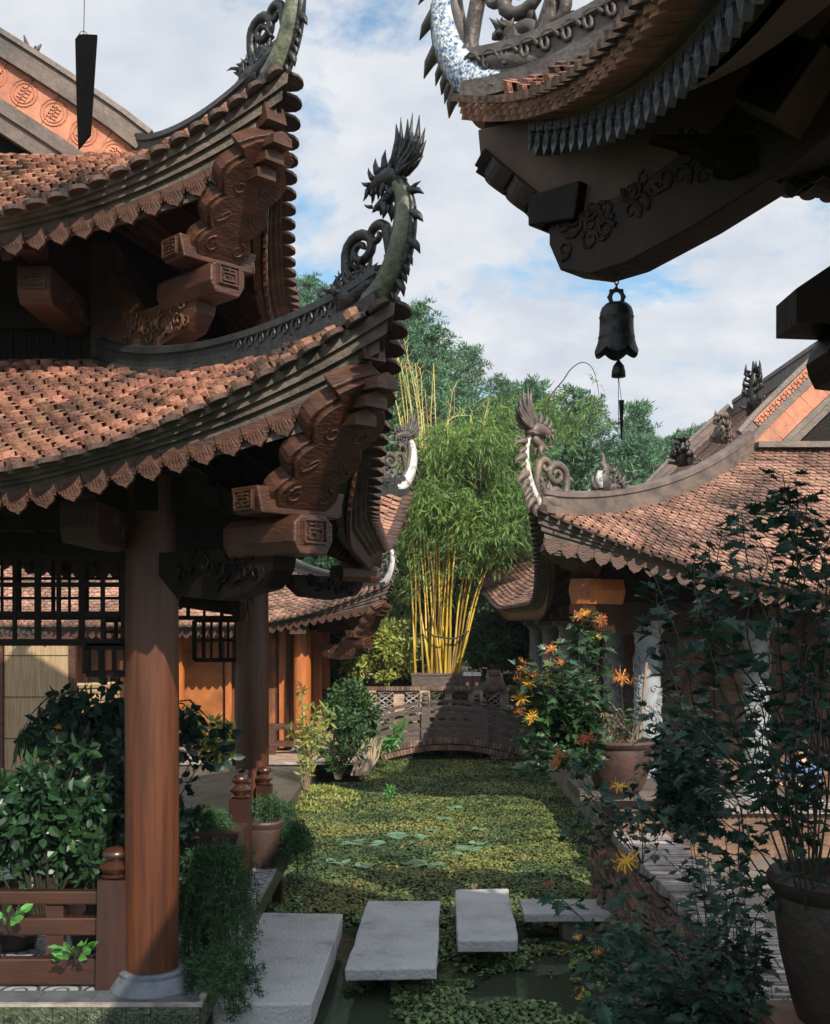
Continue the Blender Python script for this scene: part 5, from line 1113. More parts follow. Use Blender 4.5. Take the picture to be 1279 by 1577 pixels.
def stemplant(name, label, cat, base, stems, leaf, stemm, L, W, per=5, group=None, droop=.3, six=False, r=.006, rand=.6):
    t = thing(name, base, label, cat, group); s = MB(); f = MB()
    for pts in stems:
        p = spline(pts, 6); s.tube(p, [r*(1-.6*k/len(p)) for k in range(len(p))], 5)
        for q, q2 in zip(p[3:-1], p[4:]):
            d = np.array((q2-q).normalized()); n = per; a = rng.normal(size=(n, 3)); f.leaves(np.tile(np.array(q), (n, 1))+a*.01, L, W, dirs=a*.9+d*.5, droop=droop, six=six, rand=rand)
    s.build('stems', stemm, t); f.build('leaves', leaf, t); return t
def stems_at(px, py, Y, n, h, spread):
    out = []; b = at(px, py, Y)
    for _ in range(n):
        dx_ = random.uniform(-spread, spread); dy_ = random.uniform(-.3, .3)*spread; hh = h*random.uniform(.5, 1); out.append([b+vv(dx_*.1, dy_*.1, 0), b+vv(dx_*.4, dy_*.4, hh*.5), b+vv(dx_*.8, dy_, hh*.85), b+vv(dx_, dy_*1.2, hh)])
    return b, out
b, st_ = stems_at(470, 1215, 19.5, 12, 1.9, .55); stemplant('pond_reed', 'sparse sunlit pond plant with yellowing narrow leaves beside the second column', 'plant', b, st_, 'leaf_yellow', 'stem_tan', .16, .022, per=2, r=.008)
b, st_ = stems_at(520, 1200, 20.8, 10, 1.0, .7); stemplant('pond_reed', 'lower narrow-leaved plant by the mossy corner of the hall plinth', 'plant', b, st_, 'leaf_mid', 'stem_tan', .18, .022, per=3, r=.007)
b, st_ = stems_at(585, 1165, 23.5, 6, .7, .6); stemplant('pond_reed', 'green narrow-leaved plant leaning across the left end of the footbridge', 'plant', b, st_, 'leaf_bright', 'stem_tan', .2, .024, per=3, r=.007)
b, st_ = stems_at(330, 1190, 18, 12, 1.1, .6); stemplant('pond_reed', 'sunlit leafy plant between the two brown pavilion columns', 'plant', b, st_, 'leaf_yellow', 'stem_tan', .17, .03, per=4, r=.007)
b, st_ = stems_at(600, 1238, 19.5, 4, .3, .12); stemplant('pond_reed', 'tiny bright sprout standing alone in the duckweed', 'plant', b, st_, 'leaf_bright', 'stem', .1, .012, per=2, r=.004)
m = MB()
for _ in range(14):
    a = at(555+random.uniform(-14, 14), 1195, 21.5); m.tube([a, a+vv(random.uniform(-.1, .25), .2, .35), a+vv(random.uniform(.0, .4), .4, .7)], [.03, .02, .006], 5)
tag(m.build('driftwood', 'stem_tan'), 'tangle of bleached driftwood roots at the corner of the hall plinth', 'driftwood')
m = MB()
for i in range(9): a = at(380+i*3, 1195, 16+i*.1)
# ------------------------------------------------------------------ left: planted pots behind the railing
def bush(name, label, c, r, n, L, W, leaf, potr=.25, floor=.52, six=True, cat='shrub', rand=.9, droop=.35, shell=.35):
    t = thing(name, (c[0], c[1], floor), label, cat); s = MB(); f = MB(); ns = max(10, n//26)
    for _ in range(ns):
        q, _d = sph(1, c, r, .25); q = vv(*q[0])+vv(random.uniform(-.08, .08), 0, random.uniform(-.05, .12)); b0 = vv(c[0]+random.uniform(-.1, .1), c[1], floor+.2); e = q+vv((q.x-c[0])*.25, 0, random.uniform(-.02, .1)); p = spline([b0, b0.lerp(q, .5)+vv(0, 0, .05), q, e], 6); s.tube(p, [.009*(1-.045*k) for k in range(len(p))], 5)
        for g in p[7:]:
            d = np.array([(g.x-c[0])*.6, (g.y-c[1])*.6-.25, .15]); a = rng.normal(size=(3, 3)); f.leaves(np.tile(np.array(g), (3, 1))+a*.025, L*random.uniform(.7, 1.15), W, dirs=a*.9+d, droop=droop, six=six, rand=.5)
    s.build('stems', 'stem', t); f.build('leaves', leaf, t); return t
bush('leafy_shrub', 'glossy green broad-leaved shrub behind the railing at far left', (-2.95, 8.75, 1.70), (.60, .35, .52), 1500, .12, .04, 'leaf_shrub', six=True)
bush('leafy_shrub', 'dark broad-leaved shrub between the railing and nearest column', (-2.38, 8.7, 1.35), (.42, .3, .26), 420, .12, .04, 'leaf_dark')
bush('leafy_shrub', 'dark bushy shrub with yellow and orange blooms behind the railing', (-2.75, 10.2, 2.05), (.85, .45, .5), 1800, .12, .036, 'leaf_blue')
bush('leafy_shrub', 'dense dark shrub filling the space left of the nearest column', (-2.5, 9.6, 1.6), (.5, .4, .7), 1300, .10, .036, 'leaf_blue')
t = thing('strap_leaf_plant', (-2.9, 10.3, 2.0), 'dark plant with long arching strap leaves above the shrubs', 'plant'); m = MB()
for _ in range(30):
    a = random.uniform(0, 6.28); l = random.uniform(.3, .6); b0 = vv(-2.75+random.uniform(-.3, .3), 10.2, 2.2); W_ = random.uniform(.03, .05); D = vv(math.cos(a), math.sin(a)*.6, 0); S_ = vv(-D.y, D.x, 0).normalized(); pp = [b0, b0+D*l*.35+ZU*l*.5, b0+D*l*.75+ZU*l*.55, b0+D*l*1.1+ZU*l*.25]; ww = [.4, 1, .8, .05]; vs = []
    for p, w_ in zip(pp, ww): vs += [p-S_*W_*w_, p+ZU*(-.012), p+S_*W_*w_]
    m.add(vs, [(i*3+j, i*3+j+1, i*3+j+4, i*3+j+3) for i in range(3) for j in (0, 1)])
m.build('strap_leaves', 'leaf_blue', t)
t = thing('palm', (-3.6, 11, .5), 'palm fronds reaching in from the left edge under the eaves', 'palm'); m = MB(); s = MB()
for a0 in range(7):
    a = -1.2+a0*.42; b0 = vv(-4.0, 11, 2.0); D = vv(math.cos(a), .2*math.sin(a), .3+.5*math.sin(a0*1.7)); L_ = .9; pts = [b0+D*L_*k/8+vv(0, 0, -.28*(k/8)**2) for k in range(9)]; s.tube(pts, .008, 4)
    for k in range(1, 9):
        for sg in (-1, 1): q = np.tile(np.array(pts[k]), (4, 1)); m.leaves(q, .24, .012, dirs=np.tile(np.array([D.x*.6, sg*.5, -.2+sg*.6]), (4, 1))*1.6, rand=.25)
s.build('frond_stem', 'stem', t); m.build('frond_leaflets', 'leaf_fern', t)
def flower(par, p, r, m_, up=(0, -.5, .6), n=26, center=True):
    U = vv(*up).normalized(); a = U.orthogonal().normalized(); b = U.cross(a); m = MB()
    for i in range(n):
        t = 2*PI*i/n+random.uniform(-.2, .2); d = a*math.cos(t)+b*math.sin(t); k = random.uniform(.65, 1.15); lift = random.uniform(.0, .75)
        m.tube([p, p+(d+U*lift).normalized()*r*k*.5, p+(d*1.0+U*(lift*.6+random.uniform(-.6, .2))).normalized()*r*k*.8, p+(d*1.0+U*(lift*.9+random.uniform(-.3, .5))).normalized()*r*k], [r*.04, r*.05, r*.05, r*.025], 4)
    if center: m.ball(p+U*r*.08, r*.13, 7, 5)
    return m.build('flower', m_, par)
for px, py, Y, s_, m_ in ((70, 1192, 9.2, .06, 'petal_yellow'), (118, 1170, 9.5, .05, 'petal'), (62, 1212, 9.2, .04, 'petal_rust'), (100, 1230, 9.0, .04, 'petal_rust'), (32, 1228, 9, .04, 'petal'), (90, 1120, 9.6, .04, 'petal_yellow')):
    pass
fl = [o for o in bpy.data.objects if o.name.startswith('leafy_shrub') and 'yellow and orange' in o.get('label', '')][0]
for px, py, s_, m_ in ((70, 1192, .07, 'petal_yellow'), (118, 1170, .06, 'petal'), (62, 1212, .05, 'petal_rust'), (75, 1200, .05, 'petal_rust'), (32, 1228, .05, 'petal'), (90, 1120, .04, 'petal_yellow'), (130, 1185, .05, 'petal_rust')): flower(fl, at(px, py, 9.62), s_, m_, n=14)
def small_plant(label, px, py, Y, n, L):
    c = at(px, py, Y); t = thing('young_plant', (c.x, c.y, c.z-.08), label, 'plant'); s = MB(); f = MB()
    for i in range(n):
        a = 2.4*i; D = vv(math.cos(a), math.sin(a)*.8, random.uniform(-.1, .6)).normalized(); q = c+D*random.uniform(.03, .11); s.tube([c-vv(0, 0, .08), c, q], .004, 4); f.leaves(np.array([q]), L, L*.33, dirs=np.array([[D.x, D.y, D.z]])*3, six=True, rand=.2, fold=.2)
    s.build('stems', 'stem', t); f.build('leaves', 'leaf_bright', t)
small_plant('small bright green plant growing out between the railing rails', 115, 1470, 7.98, 26, .10); small_plant('small bright green sprig at the left end of the top rail', 14, 1415, 7.95, 12, .10)
pot(-2.62, 9.1, .53, .3, .62, 'large dark pot under the shrub left of the nearest column', 'pot_dark')
pot(-3.3, 9.1, .53, .26, .5, 'dark round pot behind the railing at the far left', 'pot_dark')
PL = thing('planter_box', (-1.98, 10.7, .52), 'square brown planter behind the nearest column with feathery fern', 'planter'); MB().box((-1.98, 10.8, .83), (.5, .5, .62), taper=1.1).build('box_body', 'pot_clay', PL); MB().box((-1.98, 10.8, 1.16), (.58, .58, .05)).build('rim', 'pot_clay', PL)
PT2 = pot(-1.66, 8.95, .53, .16, .42, 'narrow brown pot hidden by the hanging fern beside the nearest column', 'pot_clay')
PT3 = pot(-1.66, 12.1, .53, .2, .5, 'brown pot under the fern by the farther newel posts', 'pot_clay')
def fern(label, c, r, n, falls, tips_=(), floor=.52):
    t = thing('asparagus_fern', (c[0], c[1], floor), label, 'fern'); s = MB(); f = MB()
    for i in range(n):
        a = random.uniform(0, 6.28); l = random.uniform(.55, 1.35); b0 = vv(c[0]+random.uniform(-.1, .1), c[1]+random.uniform(-.1, .1), c[2]-r[2]*.1); rise = random.uniform(.1, .95); D = vv(math.cos(a)*r[0], math.sin(a)*r[1], 0)*l
        pts = spline([b0, b0+D*.35+ZU*r[2]*rise*.7, b0+D*.75+ZU*r[2]*rise*.75, b0+D*1.05+ZU*(r[2]*rise*.2-falls*random.uniform(.1, .6)), b0+D*1.2+ZU*(-falls*random.uniform(.3, 1.15))], 5); s.tube(pts, .0022, 3)
        for p in pts[3:]:
            for _ in range(2): q = np.array(p)+rng.normal(size=3)*.02; f.leaves(np.tile(q, (6, 1))+rng.normal(size=(6, 3))*.008, .034, .0042, rand=1, droop=.1)
    s.build('stems', 'stem', t); f.build('fronds', 'leaf_fern', t)
fern('feathery green fern spilling over the deck edge beside the nearest column', (-1.60, 8.9, 1.12), (.19, .35, .40), 150, .5)
fern('trailing end of feathery fern hanging over the glazed deck edge', (-1.50, 8.3, .62), (.2, .35, .16), 70, .35)
fern('feathery fern cascading beside the farther newel posts', (-1.60, 12.45, 1.0), (.18, .28, .32), 100, .40)
fern('feathery fern growing in the square brown planter', (-2.12, 10.8, 1.22), (.20, .2, .20), 90, .12)
fern('blue-green trailing fern at the far corner of the deck', (-1.42, 12.4, .78), (.22, .3, .2), 80, .3)
# ------------------------------------------------------------------ things seen under the pavilion
RB = thing('reed_blind', (-7.1, 20, .4), 'sunlit tan reed blind hanging behind the left shrubs', 'blind'); a, b = at(8, 988, 20), at(106, 1185, 20)
MB().box(((a.x+b.x)/2, 20, (a.z+b.z)/2), (b.x-a.x, .04, a.z-b.z)).build('reed_mat', 'reed', RB); MB().box(((a.x+b.x)/2, 20, a.z+.04), (b.x-a.x+.2, .1, .1)).build('top_rail', 'wood', RB)
for x in (a.x-.08, b.x+.08): MB().box((x, 20, 1.6), (.12, .12, 2.6)).build('post', 'wood', RB)
m = MB()
for i in range(3): m.tube([vv(a.x, 19.97, a.z-.25-.75*i), vv(b.x, 19.97, a.z-.25-.75*i)], .006, 4)
m.build('binding_cord', 'stem', RB)
OC = thing('orange_post', (at(191, 1100, 17).x, 17, .34), 'slim orange-brown post beyond the shrubs, left of the nearest column', 'post'); column(OC, at(191, 1100, 17).x, 17, .34, 2.6, .065, 'column_orange', nm='post_shaft')
RW = thing('rough_wall', (-5.2, 22, .34), 'rough pale wattle fence behind the shrubs near the reed blind', 'fence'); m = MB()
for i in range(9): m.tube([vv(-7.0, 21.5, 1.0+i*.12), vv(-6.4, 21.47+.04*(i % 2), 1.0+i*.12), vv(-5.9, 21.5, 1.02+i*.12), vv(-5.5, 21.53-.04*(i % 2), 1.0+i*.12)], .055, 5)
m.build('woven_rods', 'reed', RW); MB().tube([vv(-6.6, 21.2, 1.15), vv(-5.3, 21.0, 1.6), vv(-5.0, 21.0, 1.65)], [.1, .09, .08], 8).build('log', 'reed', RW)
for i in range(9):
    p = at(4+i*8.2, 962+(i % 3)*2, 9.4); t = thing('glass_chime', (p.x, 9.4, p.z-.1), 'small clear glass chime in the row hanging at the left edge under the eaves', 'wind chime', 'glass chimes in a row')
    MB().tube([vv(p.x, 9.4, 3.96), vv(p.x, 9.4, p.z-.03)], .0012, 4).build('thread', 'stem', t); MB().ball((p.x, 9.4, p.z-.05), .02, 10, 7).build('glass_ball', 'glass', t, smooth=True); MB().lathe([(.004, .06), (.012, .03), (.008, 0)], (p.x, 9.4, p.z-.17), 8).build('glass_drop', 'glass', t)
# ------------------------------------------------------------------ right bank: parapet, walls
PP = thing('brick_parapet', (2.2, 8.5, 0), 'low brick parapet capped with bricks on edge along the right side of the pond', 'wall')
m = MB()
for i in range(118):
    y = 4.4+i*.068
    for k in range(2): m.box((2.0+.13+k*.27+random.uniform(-.01, .01), y, 1.02+random.uniform(-.006, .006)), (.255, .05, .10), rz=random.uniform(-.03, .03))
m.build('brick_capping', 'brick_cap', PP)
m = MB(); m.box((2.27, 8.4, .48), (.46, 8.0, .98)); m.build('mortar_core', 'rock', PP)
m = MB()
for r_ in range(11):
    for i in range(34):
        y = 4.4+(i+.5*(r_ % 2))*.236; m.box((2.04+random.uniform(-.03, .015), y, .06+r_*.083), (.14, .222, .068), rz=random.uniform(-.04, .04))
for r_ in range(11):
    for i in range(2): m.box((2.12+i*.25, 12.42+random.uniform(-.02, .02), .06+r_*.083), (.235, .14, .068))
m.build('brick_courses', 'brick_loose', PP)
m = MB(); vs = []; nx, ny = 150, 26
for j in range(ny+1):
    for i in range(nx+1):
        y = 5.0+6.6*i/nx; v = j/ny; vs.append((1.98-.20*(1-v)**.7*(.6+.5*math.sin(y*2.7)**2)-.04*math.sin(y*9+v*7)-.035*abs(math.sin(y*17+5*math.sin(v*9)))-.02*abs(math.sin(v*31+y*5))+random.uniform(-.012, .012), y, -.1+.55*v*(.75+.25*math.sin(y*1.7)**2)))
m.add(vs, [(j*(nx+1)+i, j*(nx+1)+i+1, (j+1)*(nx+1)+i+1, (j+1)*(nx+1)+i) for j in range(ny) for i in range(nx)]); m.build('rough_footing', 'rock', PP)
LG = thing('pot_ledge', (2.15, 11.3, 0), 'brown timber-topped brick ledge that carries the round clay pot', 'ledge'); MB().box((2.32, 11.6, 1.23), (.6, .8, .38)).build('ledge_body', 'brick_dark', LG); MB().box((2.15, 11.5, 1.46), (1.0, .9, .10)).build('ledge_top', 'bridge_wood', LG)
BW = thing('bank_wall', (2.9, 18, 0), 'low brown-capped retaining wall along the far right bank', 'wall'); MB().box((2.92, 19, .35), (.3, 13.4, .7)).build('wall_body', 'rock', BW); MB().box((2.9, 19, .74), (.4, 13.5, .09)).build('wall_cap', 'bridge_wood', BW)
CW = thing('cross_wall', (4.6, 13.2, .4), 'low brick wall with striped brick capping in front of the seated people', 'wall'); MB().box((5.0, 13.2, .65), (4.6, .3, .6)).build('wall_body', 'brick_dark', CW); m = MB()
for i in range(66): m.box((2.75+i*.07, 13.2, 1.0+random.uniform(-.006, .006)), (.052, .5, .10))
m.build('brick_capping', 'brick_cap', CW)
ST = thing('terrace_steps', (1.9, 4.6, .5), 'dark steps with pale stripes at the lower right under the foliage', 'steps')
for i in range(5): MB().box((2.3, 4.45+i*.26, 1.40-i*.16-.1), (1.3, .26, .2)).build('step', 'brick_dark', ST); MB().box((2.3, 4.56+i*.26, 1.408-i*.16), (1.3, .05, .014)).build('step_edge', 'brick_cap', ST)
pot(2.06, 11.15, 1.515, .37, .50, 'round brown clay pot with bare stems standing on the timber ledge', 'pot_clay')
pot(1.40, 3.62, 1.9, .228, .48, 'big dark clay pot cut by the right edge in the lower right corner', 'pot_dark'); tag(MB().box((1.36, 3.62, 1.72), (.42, .42, .35), taper=.9).build('pot_stand', 'brick_dark'), 'squat dark stand under the big clay pot at lower right', 'stand')
# ------------------------------------------------------------------ chrysanthemums and foreground foliage
OUT = [(0, -.02), (.10, .10), (.26, .12), (.20, .26), (.42, .34), (.26, .44), (.34, .66), (.16, .62), (.0, 1.0), (-.16, .62), (-.34, .66), (-.26, .44), (-.42, .34), (-.20, .26), (-.26, .12), (-.10, .10)]
def lobed(mb, p, d, L):
    d = vv(*d).normalized(); s_ = d.cross(vv(random.gauss(0, .5), random.gauss(0, .5), 1)); s_ = s_.normalized() if s_.length > 1e-3 else vv(1, 0, 0); n_ = s_.cross(d); kb = random.uniform(-.25, .35); o = len(mb.v)
    mid = p+d*(L*.45)-n_*(L*.05); mb.v.append(tuple(mid))
    for u, v in OUT: mb.v.append(tuple(p+s_*(u*L*1.05)+d*(v*L)+n_*(L*(abs(u)*.35-kb*v*v))))
    k = len(OUT); mb.f.extend([(o, o+1+i, o+1+(i+1) % k) for i in range(k)])
def mum(name, label, stems, leaf, L, per=3, r=.004, cat='chrysanthemum', stemm='stem', dens=1.0, start=2):
    b = stems[0][0]; t = thing(name, tuple(b), label, cat); s = MB(); f = MB()
    for pts in stems:
        p = spline(pts, 7); s.tube(p, [r*(1-.65*k/len(p)) for k in range(len(p))], 5)
        for i in range(start, len(p)-1):
            if random.random() > dens: continue
            for _ in range(per):
                q = p[i].lerp(p[i+1], random.random()); a = random.uniform(0, 6.28); e = vv(math.cos(a), math.sin(a), random.uniform(-.5, .7)); q2 = q+e*L*.45; s.tube([q, q2], r*.35, 3); lobed(f, q2, e+vv(0, 0, -.25), L*random.uniform(.6, 1.2))
    s.build('stems', stemm, t); f.build('leaves', leaf, t); return t
random.seed(5)
# orange chrysanthemums over the pond edge
def fan(px, py, Y, tgts, jit=.1):
    b = at(px, py, Y); out = []
    for tx, ty, tY in tgts:
        e = at(tx, ty, tY); mdl = b.lerp(e, .5)+vv(random.uniform(-jit, jit), random.uniform(-jit, jit), -.04+random.uniform(-.03, .08)); out.append([b, mdl, e])
    return out
fl1 = [(902, 945, 10.6), (925, 955, 10.6), (893, 950, 10.6), (848, 1000, 10.4), (862, 1020, 10.4), (845, 1022, 10.3), (806, 1025, 10.4), (798, 1048, 10.2), (815, 1052, 10.2), (822, 1040, 10.4), (803, 1075, 10.2), (800, 1092, 10.3), (818, 1105, 10.2), (848, 1045, 10.4), (918, 980, 10.6), (835, 1050, 10.3), (808, 1035, 10.5)]
ex = [(random.uniform(805, 900), random.uniform(1010, 1190), random.uniform(9.8, 11)) for _ in range(30)]+[(random.uniform(880, 930), random.uniform(960, 1080), 10.7) for _ in range(4)]
c1 = mum('chrysanthemum', 'bushy orange spider chrysanthemum leaning over the pond left of the clay pot', fan(905, 1165, 10.8, fl1+ex, .15), 'leaf_dark', .12, per=3, r=.006, start=4)
for px, py, Y in fl1: flower(c1, at(px, py, Y), random.uniform(.06, .10), random.choice(['petal', 'petal', 'petal_yellow']), up=(random.uniform(-.4, .3), -.6, random.uniform(.1, .7)), n=22)
c2 = mum('chrysanthemum', 'chrysanthemum with one star-shaped orange bloom rising from the clay pot', fan(955, 1140, 11, [(957, 1050, 11), (940, 1062, 11.1), (975, 1090, 11), (930, 1100, 11), (985, 1110, 11.1)], .05), 'leaf_dark', .09, per=1, r=.006)
flower(c2, at(957, 1046, 11), .13, 'petal', n=18); 
t = thing('dry_stems', (2.0, 11.1, 1.95), 'tangle of bare brown stems and a cane in the clay pot', 'dead plant'); m = MB()
for i in range(34):
    b = vv(2.06+random.uniform(-.2, .2), 11.15+random.uniform(-.15, .15), 1.97); dx_ = random.uniform(-.75, .25); m.tube(spline([b, b+vv(dx_*.4, 0, random.uniform(.15, .4)), b+vv(dx_, random.uniform(-.3, .2), random.uniform(.0, .55))], 4), [.006*(1-.08*k) for k in range(9)], 4)
m.build('twigs', 'stem_tan', t); MB().tube([at(985, 1140, 11), at(996, 1020, 11)], .014, 6).build('cane', 'stem_tan', t); MB().tube([at(940, 1140, 11.1), at(925, 1080, 11.1), at(905, 1025, 11.1)], .018, 6).build('cane', 'stem', t)
# darker mid-ground bush under and right of the pot
ex = [(random.uniform(1000, 1120), random.uniform(1060, 1250), random.uniform(7.5, 9)) for _ in range(34)]
mum('chrysanthemum', 'dark leafy chrysanthemum without blooms right of the round clay pot', fan(1060, 1290, 8.3, ex, .12), 'leaf_blue', .12, per=3, r=.005, start=3)
ex = [(random.uniform(860, 1010), random.uniform(1150, 1290), random.uniform(6.5, 8)) for _ in range(7)]+[(868, 1175, 6.6), (903, 1145, 6.8)]
c3 = mum('chrysanthemum', 'sprawling dark chrysanthemum with two rust-orange blooms below the clay pot', fan(990, 1330, 7.0, ex, .12), 'leaf_blue', .09, per=2, r=.004, start=5)
flower(c3, at(860, 1170, 6.6), .07, 'petal_rust', up=(-.7, -.1, .4)); flower(c3, at(902, 1140, 6.8), .07, 'petal_rust', up=(-.3, -.4, .6)); flower(c3, at(954, 1212, 6.7), .06, 'petal_yellow', up=(0, -.3, .8), n=18)
fl4 = [(845, 1365, 3.7), (968, 1330, 3.9), (930, 1318, 4.0), (902, 1532, 3.4), (922, 1468, 3.6), (889, 1444, 3.6), (905, 1480, 3.6)]
ex = [(random.uniform(900, 1190), random.uniform(1390, 1575), random.uniform(3.4, 4.8)) for _ in range(58)]+[(random.uniform(1060, 1200), random.uniform(1230, 1400), random.uniform(3.6, 4.8)) for _ in range(12)]+[(random.uniform(900, 1060), random.uniform(1290, 1400), random.uniform(3.6, 4.8)) for _ in range(3)]
c4 = mum('chrysanthemum', 'large dark chrysanthemum with yellow blooms filling the lower right foreground', fan(1120, 1620, 4.2, fl4+ex, .07), 'leaf_blue', .062, per=3, r=.0035, start=3, dens=.85)
flower(c4, at(966, 1328, 3.9), .06, 'petal_yellow', up=(-.3, -.3, .6), n=24); flower(c4, at(896, 1530, 3.4), .028, 'petal_yellow', up=(-.7, 0, .3), n=16); flower(c4, at(845, 1362, 3.7), .022, 'petal_rust', up=(-.2, 0, 1), n=10); flower(c4, at(930, 1314, 4.0), .022, 'petal_rust', up=(-.2, 0, 1), n=10); flower(c4, at(922, 1466, 3.6), .02, 'petal', n=10); flower(c4, at(889, 1444, 3.6), .02, 'petal_yellow', n=10)
k = MB()
for p in (at(852, 1380, 3.7), at(935, 1330, 4.0), at(905, 1532, 3.4), at(975, 1338, 3.9)): k.ball(p, .013, 8, 6)
k.build('flower_buds', 'leaf_mid', c4)
main = [[(1240, 1420), (1205, 1250), (1130, 1050), (1095, 920), (1085, 830)], [(1235, 1420), (1190, 1240), (1090, 1120), (1030, 1000), (1015, 905)], [(1245, 1420), (1235, 1180), (1225, 980), (1205, 850), (1195, 745)], [(1245, 1420), (1262, 1150), (1240, 930), (1262, 800), (1250, 790)],
        [(1250, 1420), (1275, 1150), (1290, 950), (1270, 850)], [(1235, 1420), (1170, 1330), (1100, 1230), (1060, 1150)], [(1240, 1420), (1180, 1200), (1150, 1080), (1100, 960), (1110, 890)], [(1240, 1420), (1230, 1300), (1160, 1180), (1170, 1100)], [(1245, 1420), (1225, 1200), (1180, 1000), (1160, 860), (1130, 800)], [(1240, 1420), (1280, 1250), (1260, 1100), (1279, 1000)]]
stm = []
for pl in main:
    for j in range(3):
        stm.append([at(px+random.uniform(-34, 34)*(i > 0), py+random.uniform(-25, 25)*(i > 0), 3.55+random.uniform(-.35, .5)*(i > 0)) for i, (px, py) in enumerate(pl)])
c5 = mum('foreground_shrub', 'tall dark lobed-leaf shrub in silhouette rising along the right edge', stm, 'leaf_blue', .066, per=2, r=.0036, cat='shrub', stemm='stem', dens=.78, start=5)
MB().tube([at(1155, 1315, 3.7), at(1152, 1270, 3.7)], .004, 5).build('green_tie', 'leaf_bright', c5)
# ------------------------------------------------------------------ people seated behind the foliage
def person(label, x, y, zs, face, top, trousers, lean=0, arm=None, hair=True):
    t = thing('person', (x, y, zs), label, 'person'); F = vv(math.cos(face), math.sin(face), 0); S_ = vv(-F.y, F.x, 0); P_ = lambda f, s, u: vv(x, y, zs)+F*f+S_*s+ZU*u
    def skin(name, chains, mt, par=t):
        vs, es, rs = [], [], []
        for ch in chains:
            prev = None
            for item in ch:
                if isinstance(item, int): idx = item
                else: vs.append(tuple(item[0]-parent_loc(par))); rs.append(item[1]); idx = len(vs)-1
                if prev is not None: es.append((prev, idx))
                prev = idx
        me = bpy.data.meshes.new(name); me.from_pydata(vs, es, []); o = bpy.data.objects.new(name, me); C.objects.link(o); o.parent = par; me.materials.append(M[mt])
        sk = o.modifiers.new('skin', 'SKIN'); sk.use_smooth_shade = True
        if not me.skin_vertices: me.attributes
        for v, r_ in zip(me.skin_vertices[0].data, rs): v.radius = (r_, r_)
        me.skin_vertices[0].data[0].use_root = True
        ss = o.modifiers.new('sub', 'SUBSURF'); ss.levels = 2; ss.render_levels = 2; return o
    arm = arm or (.32, .12, .30)
    # body: hips, spine, neck, head, arms with hands, legs
    ch = [[(P_(0, 0, .08), .15), (P_(lean*.3, 0, .28), .14), (P_(lean*.7, 0, .46), .15), (P_(lean, 0, .565), .055), (P_(lean+.01, 0, .635), .07), (P_(lean+.02, 0, .72), .098), (P_(lean+.01, 0, .80), .075)]]
    for sg in (-1, 1):
        ch.append([2, (P_(lean*.7, sg*.17, .50), .058), (P_(lean*.7+.06, sg*.24, .28), .044), (P_(arm[0]*.85, sg*arm[1]*1.1, arm[2]-.02), .032), (P_(arm[0], sg*arm[1], arm[2]), .033), (P_(arm[0]+.05, sg*arm[1]*.9, arm[2]), .028)])
        h = len([0 for c_ in ch for i_ in c_ if not isinstance(i_, int)])-1
        for q in range(4): ch.append([h, (P_(arm[0]+.09, sg*arm[1]*.9+(q-1.5)*.018, arm[2]-.002), .009), (P_(arm[0]+.125+.008*(q % 2), sg*arm[1]*.9+(q-1.5)*.02, arm[2]-.015), .008)])
        ch.append([h-1, (P_(arm[0]+.03, sg*(arm[1]-.045), arm[2]+.005), .010), (P_(arm[0]+.065, sg*(arm[1]-.055), arm[2]), .008)])
        ch.append([0, (P_(.05, sg*.1, .05), .09), (P_(.42, sg*.11, .03), .065), (P_(.44, sg*.11, -.35), .045), (P_(.52, sg*.11, -.42), .04)])
    body = skin('body', ch, 'skin')
    hc_ = P_(lean+.02, 0, .76)
    skin('jacket', [[(P_(0, 0, .06), .165), (P_(lean*.3, 0, .28), .155), (P_(lean*.7, 0, .45), .165), (P_(lean, 0, .545), .08)]]+[[2, (P_(lean*.7, sg*.17, .50), .072), (P_(lean*.7+.06, sg*.24, .28), .06), (P_(arm[0]*.8, sg*arm[1]*1.1, arm[2]-.02), .046)] for sg in (-1, 1)], top)
    skin('trousers', [[(P_(0, 0, .05), .16), (P_(.06, .1, .05), .10), (P_(.42, .11, .03), .078), (P_(.44, .11, -.33), .062)], [0, (P_(.06, -.1, .05), .10), (P_(.42, -.11, .03), .078), (P_(.44, -.11, -.33), .062)]], trousers)
    for sg in (-1, 1): MB().ball(P_(.49, sg*.11, -.395), .06, 10, 7, (1.0+abs(F.x)*.9, 1.0+abs(F.y)*.9, .62)).build('shoe', 'cloth_black', t, smooth=True)
    e = MB()
    for sg in (-1, 1): e.ball(P_(lean+.112, sg*.034, .735), .011, 7, 5)
    e.build('eyes', 'hair', body); m = MB(); m.tube([P_(lean+.108, 0, .74), P_(lean+.138, 0, .705), P_(lean+.11, 0, .70)], [.008, .014, .008], 6)
    for sg in (-1, 1): m.ball(P_(lean+.01, sg*.098, .72), .022, 7, 5, (.5, .5, 1.2))
    m.build('nose_and_ears', 'skin', body, smooth=True); MB().tube([P_(lean+.10, -.025, .668), P_(lean+.112, 0, .666), P_(lean+.10, .025, .668)], [.003, .006, .003], 5).build('mouth', 'cloth_red', body)
    hm = MB(); hm.ball(P_(lean-.008, 0, .775), .112, 14, 9, (1, .98, .85)); hm.ball(P_(lean-.045, 0, .70), .10, 12, 8, (.8, 1.02, 1.1)); hm.build('hair', 'hair', body, smooth=True)
    return t, P_
